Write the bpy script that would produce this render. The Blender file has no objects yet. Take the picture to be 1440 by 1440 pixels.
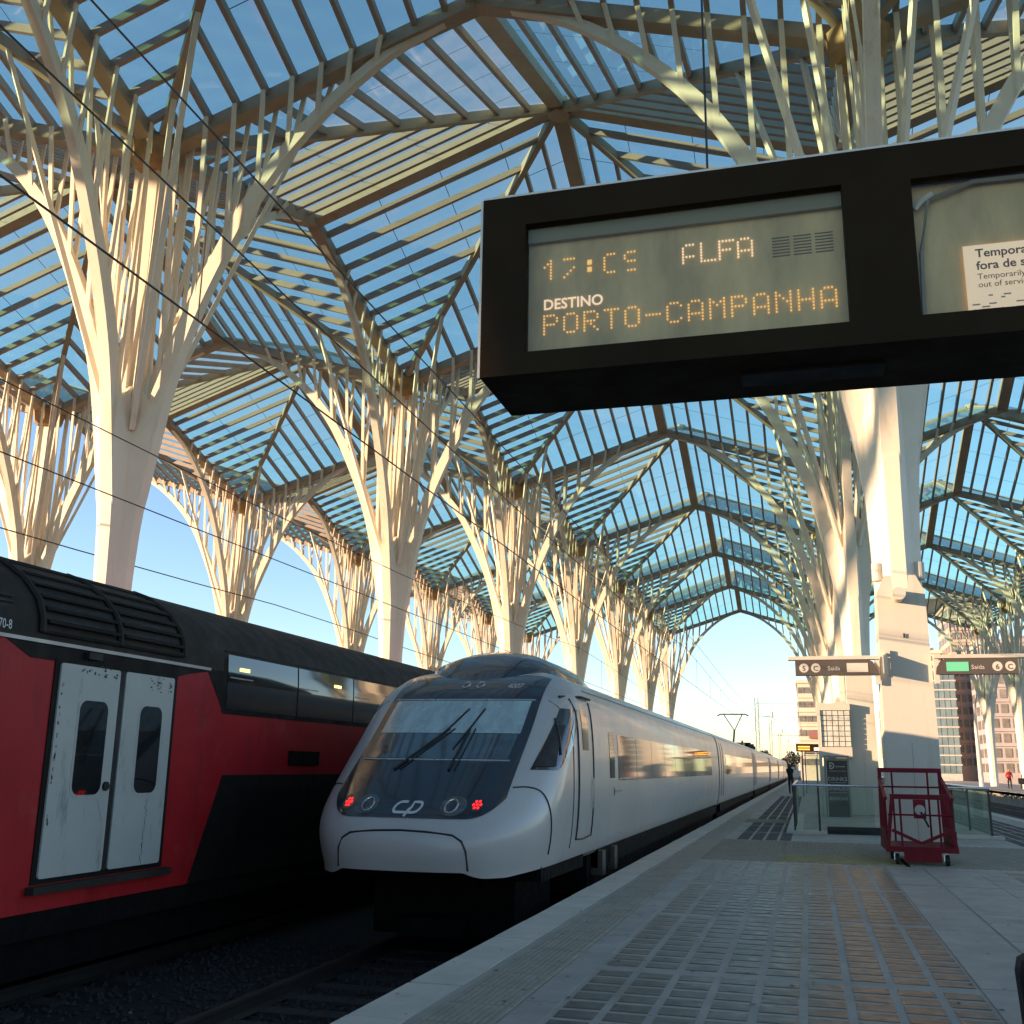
import bpy, math, random
from mathutils import Vector, Matrix
R = math.radians
SC = bpy.context.scene
COL = SC.collection

# ---------------------------------------------------------------- camera
def set_camera(yaw, pitch, roll, h, fpx):
    y, p, r = R(yaw), R(pitch), R(roll)
    fwd = Vector((-math.sin(y)*math.cos(p), math.cos(y)*math.cos(p), math.sin(p)))
    right0 = Vector((math.cos(y), math.sin(y), 0)); up0 = right0.cross(fwd)
    right = right0*math.cos(r) + up0*math.sin(r); up = right.cross(fwd)
    cd = bpy.data.cameras.new('camera'); co = bpy.data.objects.new('camera', cd); COL.objects.link(co)
    m = Matrix((right, up, -fwd)).transposed().to_4x4(); m.translation = (0, 0, h)
    co.matrix_world = m
    cd.sensor_width = 36.0; cd.lens = 36.0*fpx/1440.0; cd.clip_start = 0.05; cd.clip_end = 6000
    SC.camera = co
set_camera(15.678, 13.692, 0.846, 1.407, 1462.07)

# ---------------------------------------------------------------- light
SUN_AZ, SUN_EL = 241.0, 8.5      # compass-like: direction TO the sun is (sin az, cos az)
W = bpy.data.worlds.new('World'); SC.world = W; W.use_nodes = True
nt = W.node_tree; nt.nodes.clear()
wo = nt.nodes.new('ShaderNodeOutputWorld'); bg = nt.nodes.new('ShaderNodeBackground')
sky = nt.nodes.new('ShaderNodeTexSky'); sky.sky_type = 'NISHITA'; sky.sun_disc = False
sky.sun_elevation = R(SUN_EL); sky.sun_rotation = R(SUN_AZ); sky.altitude = 20
sky.air_density = 1.0; sky.dust_density = 0.0; sky.ozone_density = 4.8
bg.inputs['Strength'].default_value = 0.15
nt.links.new(sky.outputs[0], bg.inputs[0]); nt.links.new(bg.outputs[0], wo.inputs[0])
sd = bpy.data.lights.new('sun', 'SUN'); sd.energy = 2.8; sd.angle = R(0.5); sd.color = (1.0, 0.87, 0.71)
so = bpy.data.objects.new('sun', sd); COL.objects.link(so)
dsun = Vector((math.sin(R(SUN_AZ))*math.cos(R(SUN_EL)), math.cos(R(SUN_AZ))*math.cos(R(SUN_EL)), math.sin(R(SUN_EL))))
so.rotation_euler = dsun.to_track_quat('Z', 'Y').to_euler(); so.location = (-30, -30, 40)
vs = SC.view_settings; SC.display_settings.display_device = 'sRGB'
vs.view_transform = 'Standard'; vs.look = 'None'; vs.gamma = 1.0; vs.use_curve_mapping = False
vs.exposure = 1.72
vs.use_white_balance = True; vs.white_balance_temperature = 9800; vs.white_balance_tint = 25
cy = SC.cycles; cy.use_denoising = True; cy.max_bounces = 8; cy.diffuse_bounces = 4; cy.glossy_bounces = 4
cy.transmission_bounces = 4; cy.transparent_max_bounces = 32; cy.sample_clamp_indirect = 6.0
cy.caustics_reflective = False; cy.caustics_refractive = False

# ---------------------------------------------------------------- helpers
ORG = {}
def put(o, label=None, cat=None, group=None, kind=None):
    if label: o['label'] = label
    if cat: o['category'] = cat
    if group: o['group'] = group
    if kind: o['kind'] = kind
    return o
def thing(name, label, cat, loc=(0, 0, 0), group=None):
    o = bpy.data.objects.new(name, None); COL.objects.link(o); o.location = loc
    o.empty_display_size = 0.3; ORG[o.name] = Vector(loc)
    return put(o, label, cat, group)
class MB:
    def __init__(s): s.v = []; s.f = []; s.m = []
    def add(s, vs, fs, mat=0):
        b = len(s.v); s.v += [tuple(p) for p in vs]
        for f in fs: s.f.append(tuple(b+i for i in f)); s.m.append(mat)
        return s
    def box(s, x0, x1, y0, y1, z0, z1, mat=0):
        return s.add([(x0,y0,z0),(x1,y0,z0),(x1,y1,z0),(x0,y1,z0),(x0,y0,z1),(x1,y0,z1),(x1,y1,z1),(x0,y1,z1)],
            [(0,3,2,1),(4,5,6,7),(0,1,5,4),(1,2,6,5),(2,3,7,6),(3,0,4,7)], mat)
    def bar(s, p, q, w, d, up=(0, 0, 1), mat=0, w2=None, d2=None):
        p, q = Vector(p), Vector(q); dr = (q-p).normalized(); up = Vector(up)
        sd_ = dr.cross(up)
        if sd_.length < 1e-4: sd_ = dr.cross(Vector((0, 1, 0)))
        sd_.normalize(); u = sd_.cross(dr)
        w2 = w if w2 is None else w2; d2 = d if d2 is None else d2
        vs_ = [p - sd_*w/2 - u*d/2, p + sd_*w/2 - u*d/2, p + sd_*w/2 + u*d/2, p - sd_*w/2 + u*d/2,
              q - sd_*w2/2 - u*d2/2, q + sd_*w2/2 - u*d2/2, q + sd_*w2/2 + u*d2/2, q - sd_*w2/2 + u*d2/2]
        return s.add(vs_, [(0,3,2,1),(4,5,6,7),(0,1,5,4),(1,2,6,5),(2,3,7,6),(3,0,4,7)], mat)
    def loft(s, rings, cap=True, mat=0, closed=True):
        n = len(rings[0]); vs_ = [p for r in rings for p in r]; fs = []
        for i in range(len(rings)-1):
            for j in range(n if closed else n-1):
                k = (j+1) % n
                fs.append((i*n+j, i*n+k, (i+1)*n+k, (i+1)*n+j))
        if cap and closed:
            fs.append(tuple(reversed(range(n)))); fs.append(tuple((len(rings)-1)*n+j for j in range(n)))
        return s.add(vs_, fs, mat)
    def tube(s, pts, r, n=6, mat=0, r2=None):
        pts = [Vector(p) for p in pts]; rings = []
        for i, p in enumerate(pts):
            a = pts[max(0, i-1)]; b = pts[min(len(pts)-1, i+1)]; d = (b-a).normalized()
            ref = Vector((0, 0, 1)) if abs(d.z) < 0.9 else Vector((1, 0, 0))
            x = d.cross(ref).normalized(); y = d.cross(x)
            rr = r if r2 is None else r + (r2-r)*i/(len(pts)-1)
            rings.append([p + (x*math.cos(2*math.pi*k/n) + y*math.sin(2*math.pi*k/n))*rr for k in range(n)])
        return s.loft(rings, True, mat)
    def cyl(s, p, q, r, n=16, mat=0): return s.tube([p, q], r, n, mat)
    def poly(s, pts, mat=0): return s.add(pts, [tuple(range(len(pts)))], mat)
    def prism(s, pts2, a, b, axis='y', mat=0):
        def P(u, w, t): return {'y': (u, t, w), 'x': (t, u, w), 'z': (u, w, t)}[axis]
        return s.loft([[P(u, w, a) for u, w in pts2], [P(u, w, b) for u, w in pts2]], True, mat)
    def build(s, name, mats, parent=None, smooth=False, org=None, **k):
        me = bpy.data.meshes.new(name)
        o_ = Vector((0, 0, 0))
        if org is not None: o_ = Vector(org)
        elif parent is not None: o_ = ORG[parent.name]
        me.from_pydata([(p[0]-o_.x, p[1]-o_.y, p[2]-o_.z) for p in s.v], [], s.f)
        if not isinstance(mats, (list, tuple)): mats = [mats]
        for m in mats: me.materials.append(m)
        if len(mats) > 1: me.polygons.foreach_set('material_index', s.m)
        if smooth: me.polygons.foreach_set('use_smooth', [True]*len(me.polygons))
        me.update()
        import bmesh
        bm = bmesh.new(); bm.from_mesh(me); bmesh.ops.recalc_face_normals(bm, faces=bm.faces); bm.to_mesh(me); bm.free()
        o = bpy.data.objects.new(name, me); COL.objects.link(o)
        if parent is not None: o.parent = parent; ORG[o.name] = ORG[parent.name]
        elif org is not None: o.location = o_; ORG[o.name] = o_
        else: ORG[o.name] = Vector((0, 0, 0))
        return put(o, **k)
def smooth_angle(o, ang=35):
    me = o.data; me.polygons.foreach_set('use_smooth', [True]*len(me.polygons))
    import bmesh
    bm = bmesh.new(); bm.from_mesh(me)
    for e in bm.edges:
        if len(e.link_faces) == 2 and e.calc_face_angle(0) > R(ang): e.smooth = False
    bm.to_mesh(me); bm.free()
    return o
def dup(o, parent=None, loc=None):
    c = o.copy(); COL.objects.link(c)
    if parent is not None: c.parent = parent
    if loc is not None: c.location = loc
    return c
def dup_tree(root, loc, label=None):
    r = dup(root, None, loc)
    if label: r['label'] = label
    for ch in list(root.children):
        c = dup(ch, r)
        for g in list(ch.children): dup(g, c)
    return r
_fc = {}
def text_mesh(txt, size, bold=False, align='LEFT'):
    """triangulated outlines of a short text in the xy plane"""
    cu = bpy.data.curves.new('txt', 'FONT'); cu.body = txt; cu.size = size; cu.align_x = align
    cu.resolution_u = 3
    if bold: cu.offset = size*0.018
    ob = bpy.data.objects.new('txt', cu); COL.objects.link(ob)
    dg = bpy.context.evaluated_depsgraph_get(); dg.update()
    me = bpy.data.meshes.new_from_object(ob.evaluated_get(dg))
    vs_ = [tuple(v.co) for v in me.vertices]; fs = [tuple(p.vertices) for p in me.polygons]
    bpy.data.objects.remove(ob); bpy.data.curves.remove(cu); bpy.data.meshes.remove(me)
    return vs_, fs
def lettering(name, txt, size, fn, mat, parent, bold=False, align='LEFT', sx=1.0, shear=0.0):
    v, f = text_mesh(txt, size, bold, align)
    return MB().add([fn(p[0]*sx + p[1]*shear, p[1]) for p in v], f).build(name, mat, parent)

# ---------------------------------------------------------------- materials
def nodes(name):
    m = bpy.data.materials.new(name); m.use_nodes = True; t = m.node_tree
    return m, t, t.nodes['Principled BSDF']
def N(t, kind, **k):
    n = t.nodes.new(kind)
    for a, b in k.items():
        if a in n.inputs: n.inputs[a].default_value = b
        else: setattr(n, a, b)
    return n
def pos(t, scale=(1, 1, 1)):
    g = N(t, 'ShaderNodeNewGeometry'); mp = N(t, 'ShaderNodeMapping'); mp.inputs['Scale'].default_value = scale
    t.links.new(g.outputs['Position'], mp.inputs['Vector']); return mp.outputs['Vector']
def noise(t, scale, detail=4, rough=0.6, sc=(1, 1, 1)):
    n = N(t, 'ShaderNodeTexNoise'); n.inputs['Scale'].default_value = scale; n.inputs['Detail'].default_value = detail
    n.inputs['Roughness'].default_value = rough
    t.links.new(pos(t, sc), n.inputs['Vector']); return n.outputs['Fac']
def ramp(t, fac, a, b, ca=(0, 0, 0, 1), cb=(1, 1, 1, 1)):
    r = N(t, 'ShaderNodeValToRGB'); r.color_ramp.elements[0].position = a; r.color_ramp.elements[1].position = b
    r.color_ramp.elements[0].color = ca; r.color_ramp.elements[1].color = cb
    t.links.new(fac, r.inputs[0]); return r.outputs[0]
def mix(t, fac, a, b):
    m = N(t, 'ShaderNodeMix', data_type='RGBA')
    for s_, v in ((m.inputs[0], fac), (m.inputs[6], a), (m.inputs[7], b)):
        if hasattr(v, 'is_linked'): t.links.new(v, s_)
        else: s_.default_value = v if not isinstance(v, tuple) else (v + (1,))[:4]
    return m.outputs[2]
def mat(name, col, rough=0.6, metal=0.0, var=0.12, vs_=1.5, bump=0.0, bs=30, coat=0.0, dirt=None, emit=None, es=1.0, spec=None, sc=(1, 1, 1)):
    m, t, b = nodes(name)
    c1 = tuple(c*(1-var) for c in col); c2 = tuple(min(1, c*(1+var)) for c in col)
    out = mix(t, ramp(t, noise(t, vs_, 5, 0.62, sc), 0.3, 0.7), c1, c2)
    if dirt:
        dcol, amount, dsc, thr = dirt
        f = ramp(t, noise(t, 1.0, 6, 0.7, dsc), thr, thr+0.22, (0, 0, 0, 1), (amount,)*3 + (1,))
        out = mix(t, f, out, dcol)
    t.links.new(out, b.inputs['Base Color'])
    rr = ramp(t, noise(t, vs_*3, 4), 0.3, 0.7, (max(0.02, rough*0.8),)*3 + (1,), (min(1, rough*1.2),)*3 + (1,))
    t.links.new(rr, b.inputs['Roughness'])
    b.inputs['Metallic'].default_value = metal
    if coat: b.inputs['Coat Weight'].default_value = coat; b.inputs['Coat Roughness'].default_value = 0.06
    if spec is not None: b.inputs['Specular IOR Level'].default_value = spec
    if bump:
        bn = N(t, 'ShaderNodeBump'); bn.inputs['Strength'].default_value = bump; bn.inputs['Distance'].default_value = 0.02
        t.links.new(noise(t, bs, 5, 0.6), bn.inputs['Height']); t.links.new(bn.outputs[0], b.inputs['Normal'])
    if emit: b.inputs['Emission Color'].default_value = emit + (1,); b.inputs['Emission Strength'].default_value = es
    return m
def glass_mat(name, tint, transp, diff, gloss, diffcol=(0.75, 0.72, 0.66), rough=0.04):
    """thin architectural sheet: tinted see-through, a little dusty scatter, fresnel reflection"""
    m = bpy.data.materials.new(name); m.use_nodes = True; t = m.node_tree; t.nodes.clear()
    o = N(t, 'ShaderNodeOutputMaterial'); tr = N(t, 'ShaderNodeBsdfTransparent'); tr.inputs[0].default_value = tint + (1,)
    tl = N(t, 'ShaderNodeBsdfTranslucent'); tl.inputs[0].default_value = diffcol + (1,)
    df = N(t, 'ShaderNodeBsdfDiffuse'); df.inputs[0].default_value = diffcol + (1,)
    gl = N(t, 'ShaderNodeBsdfGlossy'); gl.inputs['Roughness'].default_value = rough
    d2 = N(t, 'ShaderNodeMixShader'); d2.inputs[0].default_value = 0.35
    t.links.new(tl.outputs[0], d2.inputs[1]); t.links.new(df.outputs[0], d2.inputs[2])
    m1 = N(t, 'ShaderNodeMixShader')
    f = ramp(t, noise(t, 0.8, 5, 0.7), 0.3, 0.75, (diff*0.35,)*3 + (1,), (diff*2.0,)*3 + (1,)); t.links.new(f, m1.inputs[0])
    t.links.new(tr.outputs[0], m1.inputs[1]); t.links.new(d2.outputs[0], m1.inputs[2])
    g = N(t, 'ShaderNodeNewGeometry'); dt = N(t, 'ShaderNodeVectorMath', operation='DOT_PRODUCT')
    t.links.new(g.outputs['Incoming'], dt.inputs[0]); t.links.new(g.outputs['Normal'], dt.inputs[1])
    def mth(op, x, y=None):
        n = N(t, 'ShaderNodeMath', operation=op)
        for i_, v in enumerate((x, y)):
            if v is None: continue
            if hasattr(v, 'is_linked'): t.links.new(v, n.inputs[i_])
            else: n.inputs[i_].default_value = v
        return n
    ab = mth('ABSOLUTE', dt.outputs['Value']).outputs[0]; om = mth('SUBTRACT', 1.0, ab).outputs[0]
    sch = mth('MULTIPLY_ADD', mth('POWER', om, 5.0).outputs[0], 0.94); sch.inputs[2].default_value = 0.05
    mu = mth('MULTIPLY', sch.outputs[0], gloss)          # Schlick reflection, the same from both sides of the sheet
    m2 = N(t, 'ShaderNodeMixShader'); t.links.new(mu.outputs[0], m2.inputs[0])
    t.links.new(m1.outputs[0], m2.inputs[1]); t.links.new(gl.outputs[0], m2.inputs[2])
    t.links.new(m2.outputs[0], o.inputs[0]); return m

RUST = (0.33, 0.15, 0.05)
M = {}
M['steel'] = mat('cream_painted_steel', (0.78, 0.70, 0.57), 0.5, var=0.07, vs_=0.7, dirt=((0.56, 0.30, 0.10), 0.75, (2.6, 2.6, 0.13), 0.56))
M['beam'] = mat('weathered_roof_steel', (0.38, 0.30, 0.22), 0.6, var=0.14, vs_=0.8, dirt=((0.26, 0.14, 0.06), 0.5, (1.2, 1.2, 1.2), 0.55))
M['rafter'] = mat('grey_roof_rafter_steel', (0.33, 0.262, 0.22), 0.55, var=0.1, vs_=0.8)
M['rust'] = mat('rusty_gutter_steel', (0.36, 0.22, 0.11), 0.75, var=0.3, vs_=2.5)
M['pane'] = glass_mat('tinted_roof_glass', (0.60, 1.0, 0.87), 1, 0.09, 0.8)
M['seal'] = mat('dark_glazing_joint', (0.05, 0.06, 0.06), 0.6)
M['concrete'] = mat('platform_concrete', (0.33, 0.30, 0.25), 0.75, var=0.16, vs_=0.9, bump=0.15, bs=40, dirt=((0.12, 0.115, 0.10), 0.6, (1.3, 0.5, 1), 0.52))
M['stone'] = mat('pale_edge_stone', (0.50, 0.45, 0.37), 0.7, var=0.12, vs_=2, bump=0.12, bs=50, dirt=((0.16, 0.15, 0.13), 0.55, (5, 3, 3), 0.6))
M['slab'] = mat('grey_paving_slab', (0.30, 0.275, 0.235), 0.62, var=0.15, vs_=1.1, bump=0.1, bs=45, dirt=((0.11, 0.105, 0.095), 0.55, (1.5, .8, 1), 0.55))
M['tactile'] = mat('ribbed_tactile_stone', (0.31, 0.27, 0.205), 0.75, var=0.15, vs_=3, bump=0.2)
M['yellow_lit_tactile'] = mat('tactile_with_painted_yellow_light', (0.36, 0.29, 0.13), 0.75, var=0.2, vs_=3, bump=0.2)  # tactile stone with reflected yellow light painted into its colour
M['glassblock'] = mat('dark_floor_glass_block', (0.070, 0.068, 0.060), 0.36, var=0.45, vs_=3.2, bump=0.18, bs=9, spec=0.14)
M['farblock'] = mat('far_floor_glass_block', (0.06, 0.062, 0.06), 0.7, var=0.4, vs_=2.2, spec=0.05)
M['clearblock'] = mat('pale_glass_block', (0.55, 0.56, 0.50), 0.2, var=0.25, vs_=4, bump=0.3, bs=6)
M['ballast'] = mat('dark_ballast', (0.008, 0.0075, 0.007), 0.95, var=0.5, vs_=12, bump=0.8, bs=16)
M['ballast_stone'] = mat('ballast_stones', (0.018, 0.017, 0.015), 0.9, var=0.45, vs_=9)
M['ground'] = mat('city_ground', (0.10, 0.095, 0.085), 0.9, var=0.2, vs_=0.05)
M['rail'] = mat('brown_rail_steel', (0.05, 0.035, 0.026), 0.6, metal=0.3, var=0.2)
M['sleeper'] = mat('concrete_sleeper', (0.025, 0.023, 0.02), 0.85, var=0.2, vs_=5)
M['white'] = mat('white_cladding', (0.56, 0.51, 0.43), 0.55, var=0.06, vs_=0.8, dirt=((0.46, 0.30, 0.14), 0.45, (3, 3, 0.2), 0.56))
M['blacksteel'] = mat('black_steel', (0.018, 0.016, 0.015), 0.45, var=0.2)
M['black'] = mat('black_rubber', (0.008, 0.008, 0.008), 0.7)
M['wire'] = mat('dark_wire', (0.03, 0.027, 0.025), 0.6)
M['mast'] = mat('galvanised_mast', (0.22, 0.22, 0.21), 0.5, metal=0.3)
M['railglass'] = glass_mat('green_balustrade_glass', (0.86, 0.94, 0.90), 1, 0.05, 0.5, (0.40, 0.50, 0.46))
M['red_cart'] = mat('dark_red_cart_paint', (0.20, 0.006, 0.014), 0.55, var=0.25, vs_=4, spec=0.2, dirt=((0.04, 0.02, 0.02), 0.6, (4, 4, 4), 0.58))
M['chrome'] = mat('worn_chrome', (0.5, 0.5, 0.5), 0.25, metal=0.9)
# ================================================================ ground, tracks, platforms
X0, PX = 1.76, 16.9                    # tree row on the near platform, module of the roof
ROWS = [X0-2*PX, X0-PX, X0, X0+PX]
Y1 = 20.2
RAIL_Z = -0.75
TRK = [-4.36, -8.45]                    # silver train, red train
MB().add([(-3000,-3000,-1.25),(3000,-3000,-1.25),(3000,3000,-1.25),(-3000,3000,-1.25)], [(0,1,2,3)]).build('ground', M['ground'], kind='structure')
def bed(x0, x1):
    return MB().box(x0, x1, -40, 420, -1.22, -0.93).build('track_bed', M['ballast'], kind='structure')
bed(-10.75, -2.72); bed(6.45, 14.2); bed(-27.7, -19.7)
def track(xc, y0, y1, near):
    t = bpy.data.objects.new('railway_track', None); COL.objects.link(t); t.location = (xc, 0, 0); ORG[t.name] = Vector((xc, 0, 0))
    put(t, kind='structure')
    for s in (-1, 1):
        x = xc + s*0.87
        MB().prism([(x-.075,-.90),(x+.075,-.90),(x+.02,-.87),(x+.02,-.79),(x+.036,-.78),(x+.036,-.75),(x-.036,-.75),(x-.036,-.78),(x-.02,-.79),(x-.02,-.87)], y0, y1, 'y').build('rail', M['rail'], t)
    sl = None
    for k in range(int((near-y0)/0.6)):
        y = y0 + k*0.6
        if sl is None: sl = MB().box(xc-1.3, xc+1.3, y-.12, y+.12, -0.94, -0.895).build('sleeper', M['sleeper'], t)
        else: dup(sl, t, (0, k*0.6, 0))
track(TRK[0], 5.0, 170, 14); track(TRK[1], 4.0, 170, 12); track(8.15, 10, 300, 40); track(12.25, 10, 300, 40)
track(-21.7, 10, 200, 12); track(-25.8, 10, 200, 12)
# loose ballast stones in the dark trackside
rnd = random.Random(5); b = MB()
for i in range(4200):
    x = rnd.uniform(-7.6, -2.8); y = rnd.uniform(4.6, 13.5); z = -0.93; r = rnd.uniform(.018, .05)
    a = [(x+r*rnd.uniform(.6,1.2), y, z+r*.2), (x, y+r*rnd.uniform(.6,1.2), z+r*.2), (x-r*rnd.uniform(.6,1.2), y, z+r*.2), (x, y-r*rnd.uniform(.6,1.2), z+r*.2), (x+rnd.uniform(-.4,.4)*r, y+rnd.uniform(-.4,.4)*r, z+r*rnd.uniform(.7,1.5))]
    b.add(a, [(0,1,4),(1,2,4),(2,3,4),(3,0,4)])
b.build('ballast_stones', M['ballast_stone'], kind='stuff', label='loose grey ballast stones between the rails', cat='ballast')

b = MB(); rnd = random.Random(9)
for i in range(70):
    x = rnd.uniform(-6.6, -4.6); y = rnd.uniform(5.2, 9.5); r = rnd.uniform(.012, .03); z = -0.905
    b.add([(x+r, y, z), (x, y+r*.8, z), (x-r*.9, y, z), (x, y-r, z), (x, y, z+r*.7)], [(0,1,4),(1,2,4),(2,3,4),(3,0,4)])
b.build('pale_stones', mat('pale_litter_stones', (.16, .15, .13), .9), kind='stuff', label='scattered pale stones on the dark ballast', cat='stones')
PE = -2.62                              # near platform edge (train side)
PR = 6.30
def platform(name, x0, x1, y0, y1):
    b = MB().prism([(x0+.25,-1.22),(x1-.25,-1.22),(x1-.25,-.28),(x1,-.28),(x1,-.001),(x0,-.001),(x0,-.28),(x0+.25,-.28)], y0, y1, 'y')
    return b.build(name, M['concrete'], kind='structure')
pl = platform('platform', PE+.02, PR-.02, -30, 150)
platform('platform', X0-PX-4.4, X0-PX+4.4, -30, 140); platform('platform', X0+PX-4.45, X0+PX+6, -30, 300)
platform('platform', X0-2*PX-4.4, X0-2*PX+4.4, -30, 140)
# pale kerb stones, one by one where they show
rnd = random.Random(2); proto = None; y = 4.0; k = 0; rest = MB()
for k in range(150):
    L = 0.98; y = 4.0 + k*1.0
    if y > 70: rest.box(PE, PE+.36, y+.005, y+L, -.2, .004); continue
    if proto is None:
        proto = MB().box(PE, PE+.36, 0.005, L, -.2, .004).build('kerb_stone', M['stone'], pl); proto.location = (0, y, 0)
    else: dup(proto, pl, (rnd.uniform(-.004, .004), y, rnd.uniform(-.003, .003)))
rest.build('far_kerb_stones', M['stone'], pl, kind='stuff')
MB().box(PR-.36, PR, -30, 150, -.2, .004).build('kerb_line', M['stone'], pl)
MB().box(X0+PX-4.45, X0+PX-4.1, -30, 300, -.2, .006).build('platform_kerb', M['stone'], kind='structure')
# ribbed tactile strip: slabs with raised ribs
rib = None
for k in range(66):
    y = 4.0 + k*0.5
    if rib is None:
        b = MB().box(PE+.42, PE+.86, 0.004, .496, -.02, .002)
        for j in range(10): b.box(PE+.435+j*.043, PE+.46+j*.043, .012, .488, .002, .008)
        rib = b.build('tactile_slab', M['tactile'], pl); rib.location = (0, y, 0)
    else: dup(rib, pl, (0, y, 0))
MB().box(PE+.42, PE+.86, 37.004, 150, -.02, .003).build('tactile_strip', M['tactile'], pl)
# smooth slabs beside the glass-block field
def slabs(x0, x1, y0, y1, L, m, name='paving_slab'):
    p = None; n = int(round((y1-y0)/L)); rr = random.Random(int(x0*100+y0))
    for k in range(n):
        if p is None: p = MB().box(x0+.003, x1-.003, .004, L-.004, -.03, .004).build(name, m, pl); p.location = (0, y0, 0)
        else: dup(p, pl, (0, y0+k*L, rr.uniform(-.002, .002)))
slabs(PE+.87, -1.53, 4, 17.5, 0.9, M['slab'])
slabs(1.03, 1.555, 4, 17.5, 1.35, M['slab']); slabs(1.575, 2.25, 4, 17.5, 0.9, M['slab'])
slabs(2.25, 2.62, 4, 17.5, 0.9, M['slab'])
MB().box(1.555, 1.575, 4, 17.5, -.05, -.006).build('drain_slot', M['black'], pl)
# glass-block lights set in concrete ribs
tile = MB()
tile.loft([[(-.116,-.100,-.01),(.116,-.100,-.01),(.116,.100,-.01),(-.116,.100,-.01)],[(-.114,-.098,.0008),(.114,-.098,.0008),(.114,.098,.0008),(-.114,.098,.0008)],[(-.097,-.082,.0022),(.097,-.082,.0022),(.097,.082,.0022),(-.097,.082,.0022)]])
spots = []
def field(x0, n, y0, y1, out):
    y = y0; r = 0
    while y < y1:
        r += 1
        if r % 11 == 0: y += .14
        for j in range(n): out.append((x0 + .14 + j*.284, y))
        y += .262
field(-1.52, 9, 5.4, 17.3, spots); field(2.62, 4, 8, 17.3, spots)
vis = sorted([s for s in spots if s[1] > 5.6 and abs(s[0]) < 3.9], key=lambda s: s[1])
p = None; rr = random.Random(4)
for (x, y) in vis[:300]:
    if p is None: p = tile.build('glass_block', M['glassblock'], pl); p.location = (x, y, 0)
    else: c = dup(p, pl, (x, y, rr.uniform(.0, .0012))); c.rotation_euler = (rr.uniform(-.004, .004), rr.uniform(-.003, .003), 0)
rest = MB(); far = []
for (x, y) in vis[300:]: rest.add([(v[0]+x, v[1]+y, v[2]) for v in tile.v], tile.f)
rest.build('more_glass_blocks', M['glassblock'], pl, kind='stuff'); rest = MB()
field(-1.52, 4, 22.9, 60, far); field(3.95, 5, 22.9, 60, far)
for (x, y) in far: rest.add([(v[0]+x, v[1]+y, v[2]) for v in tile.v], tile.f)
rest.build('far_glass_blocks', M['farblock'], pl, kind='stuff')
# cross bands of short tactile bars
def barband(x0, x1, y0, y1, m, nm, sy=.115):
    b = MB(); y = y0; r = 0
    while y < y1:
        x = x0 + (r % 2)*.08
        while x < x1: b.box(x, x+.11, y, y+.05, -.012, .009); x += .155
        y += sy; r += 1
    return b.build(nm, m, pl, kind='stuff')
barband(-1.75, -.55, 17.6, 22.6, M['tactile'], 'tactile_bars'); barband(1.35, 6.0, 17.6, 22.6, M['tactile'], 'tactile_bars')
barband(-.55, 1.35, 17.6, 19.2, M['yellow_lit_tactile'], 'yellow_lit_tactile_bars'); barband(-.55, 1.35, 19.3, 22.6, M['tactile'], 'tactile_bars')  # first band carries the painted yellow reflection
barband(-1.75, -.6, 30, 32, M['tactile'], 'tactile_bars')
# chewing-gum spots and small stains trodden into the paving
b = MB(); rr = random.Random(12)
for i in range(260):
    x = rr.uniform(PE+.02, 2.6); y = 5.2+rr.random()**1.6*13; r_ = rr.uniform(.008, .022); n = 7
    z = .0095 if PE+.42 < x < PE+.86 else .0075
    b.poly([(x+r_*rr.uniform(.7,1.2)*math.cos(2*math.pi*k/n), y+r_*rr.uniform(.7,1.2)*math.sin(2*math.pi*k/n), z) for k in range(n)])
b.build('gum_spots', mat('trodden_gum', (.07, .065, .06), .8), pl, kind='stuff')
# ================================================================ steel trees and folded glass roof
H = PX/2; ZK, ZM, ZC = 16.6, 19.3, 22.15
SA, SB = (ZM-ZK)/H, (ZC-ZM)/H
def zroof(r, t): return ZK + SA*r + SB*t
CURVE = [(.385,0),(.385,3),(.405,5),(.51,7.0),(.78,9.0),(1.25,10.95),(2.05,12.95),(3.2,15.1),(4.6,16.75),(6.4,18.15),(H-.03,19.0)]
def curve_r(z):
    for (r0, z0), (r1, z1) in zip(CURVE, CURVE[1:]):
        if z0 <= z <= z1: return r0 + (r1-r0)*(z-z0)/(z1-z0)
    return CURVE[-1][0]
def curve_z(r):
    for (r0, z0), (r1, z1) in zip(CURVE[2:], CURVE[3:]):
        if r0 <= r <= r1: return z0 + (z1-z0)*(r-r0)/(r1-r0)
    return CURVE[-1][1]
DIRS = [(1,0),(0,1),(-1,0),(0,-1)]
def loc2(d, r, t, z): return (d[0]*r - d[1]*t, d[1]*r + d[0]*t, z)   # radial r, tangential t
NR = 11
def catmull(pts, n):
    out = []
    for i in range(len(pts)-1):
        p0 = pts[max(0,i-1)]; p1 = pts[i]; p2 = pts[i+1]; p3 = pts[min(len(pts)-1,i+2)]
        for k in range(n):
            u = k/n
            out.append(tuple(0.5*((2*b)+(-a+c)*u+(2*a-5*b+4*c-d)*u*u+(-a+3*b-3*c+d)*u**3) for a,b,c,d in zip(p0,p1,p2,p3)))
    out.append(tuple(pts[-1])); return out
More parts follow.
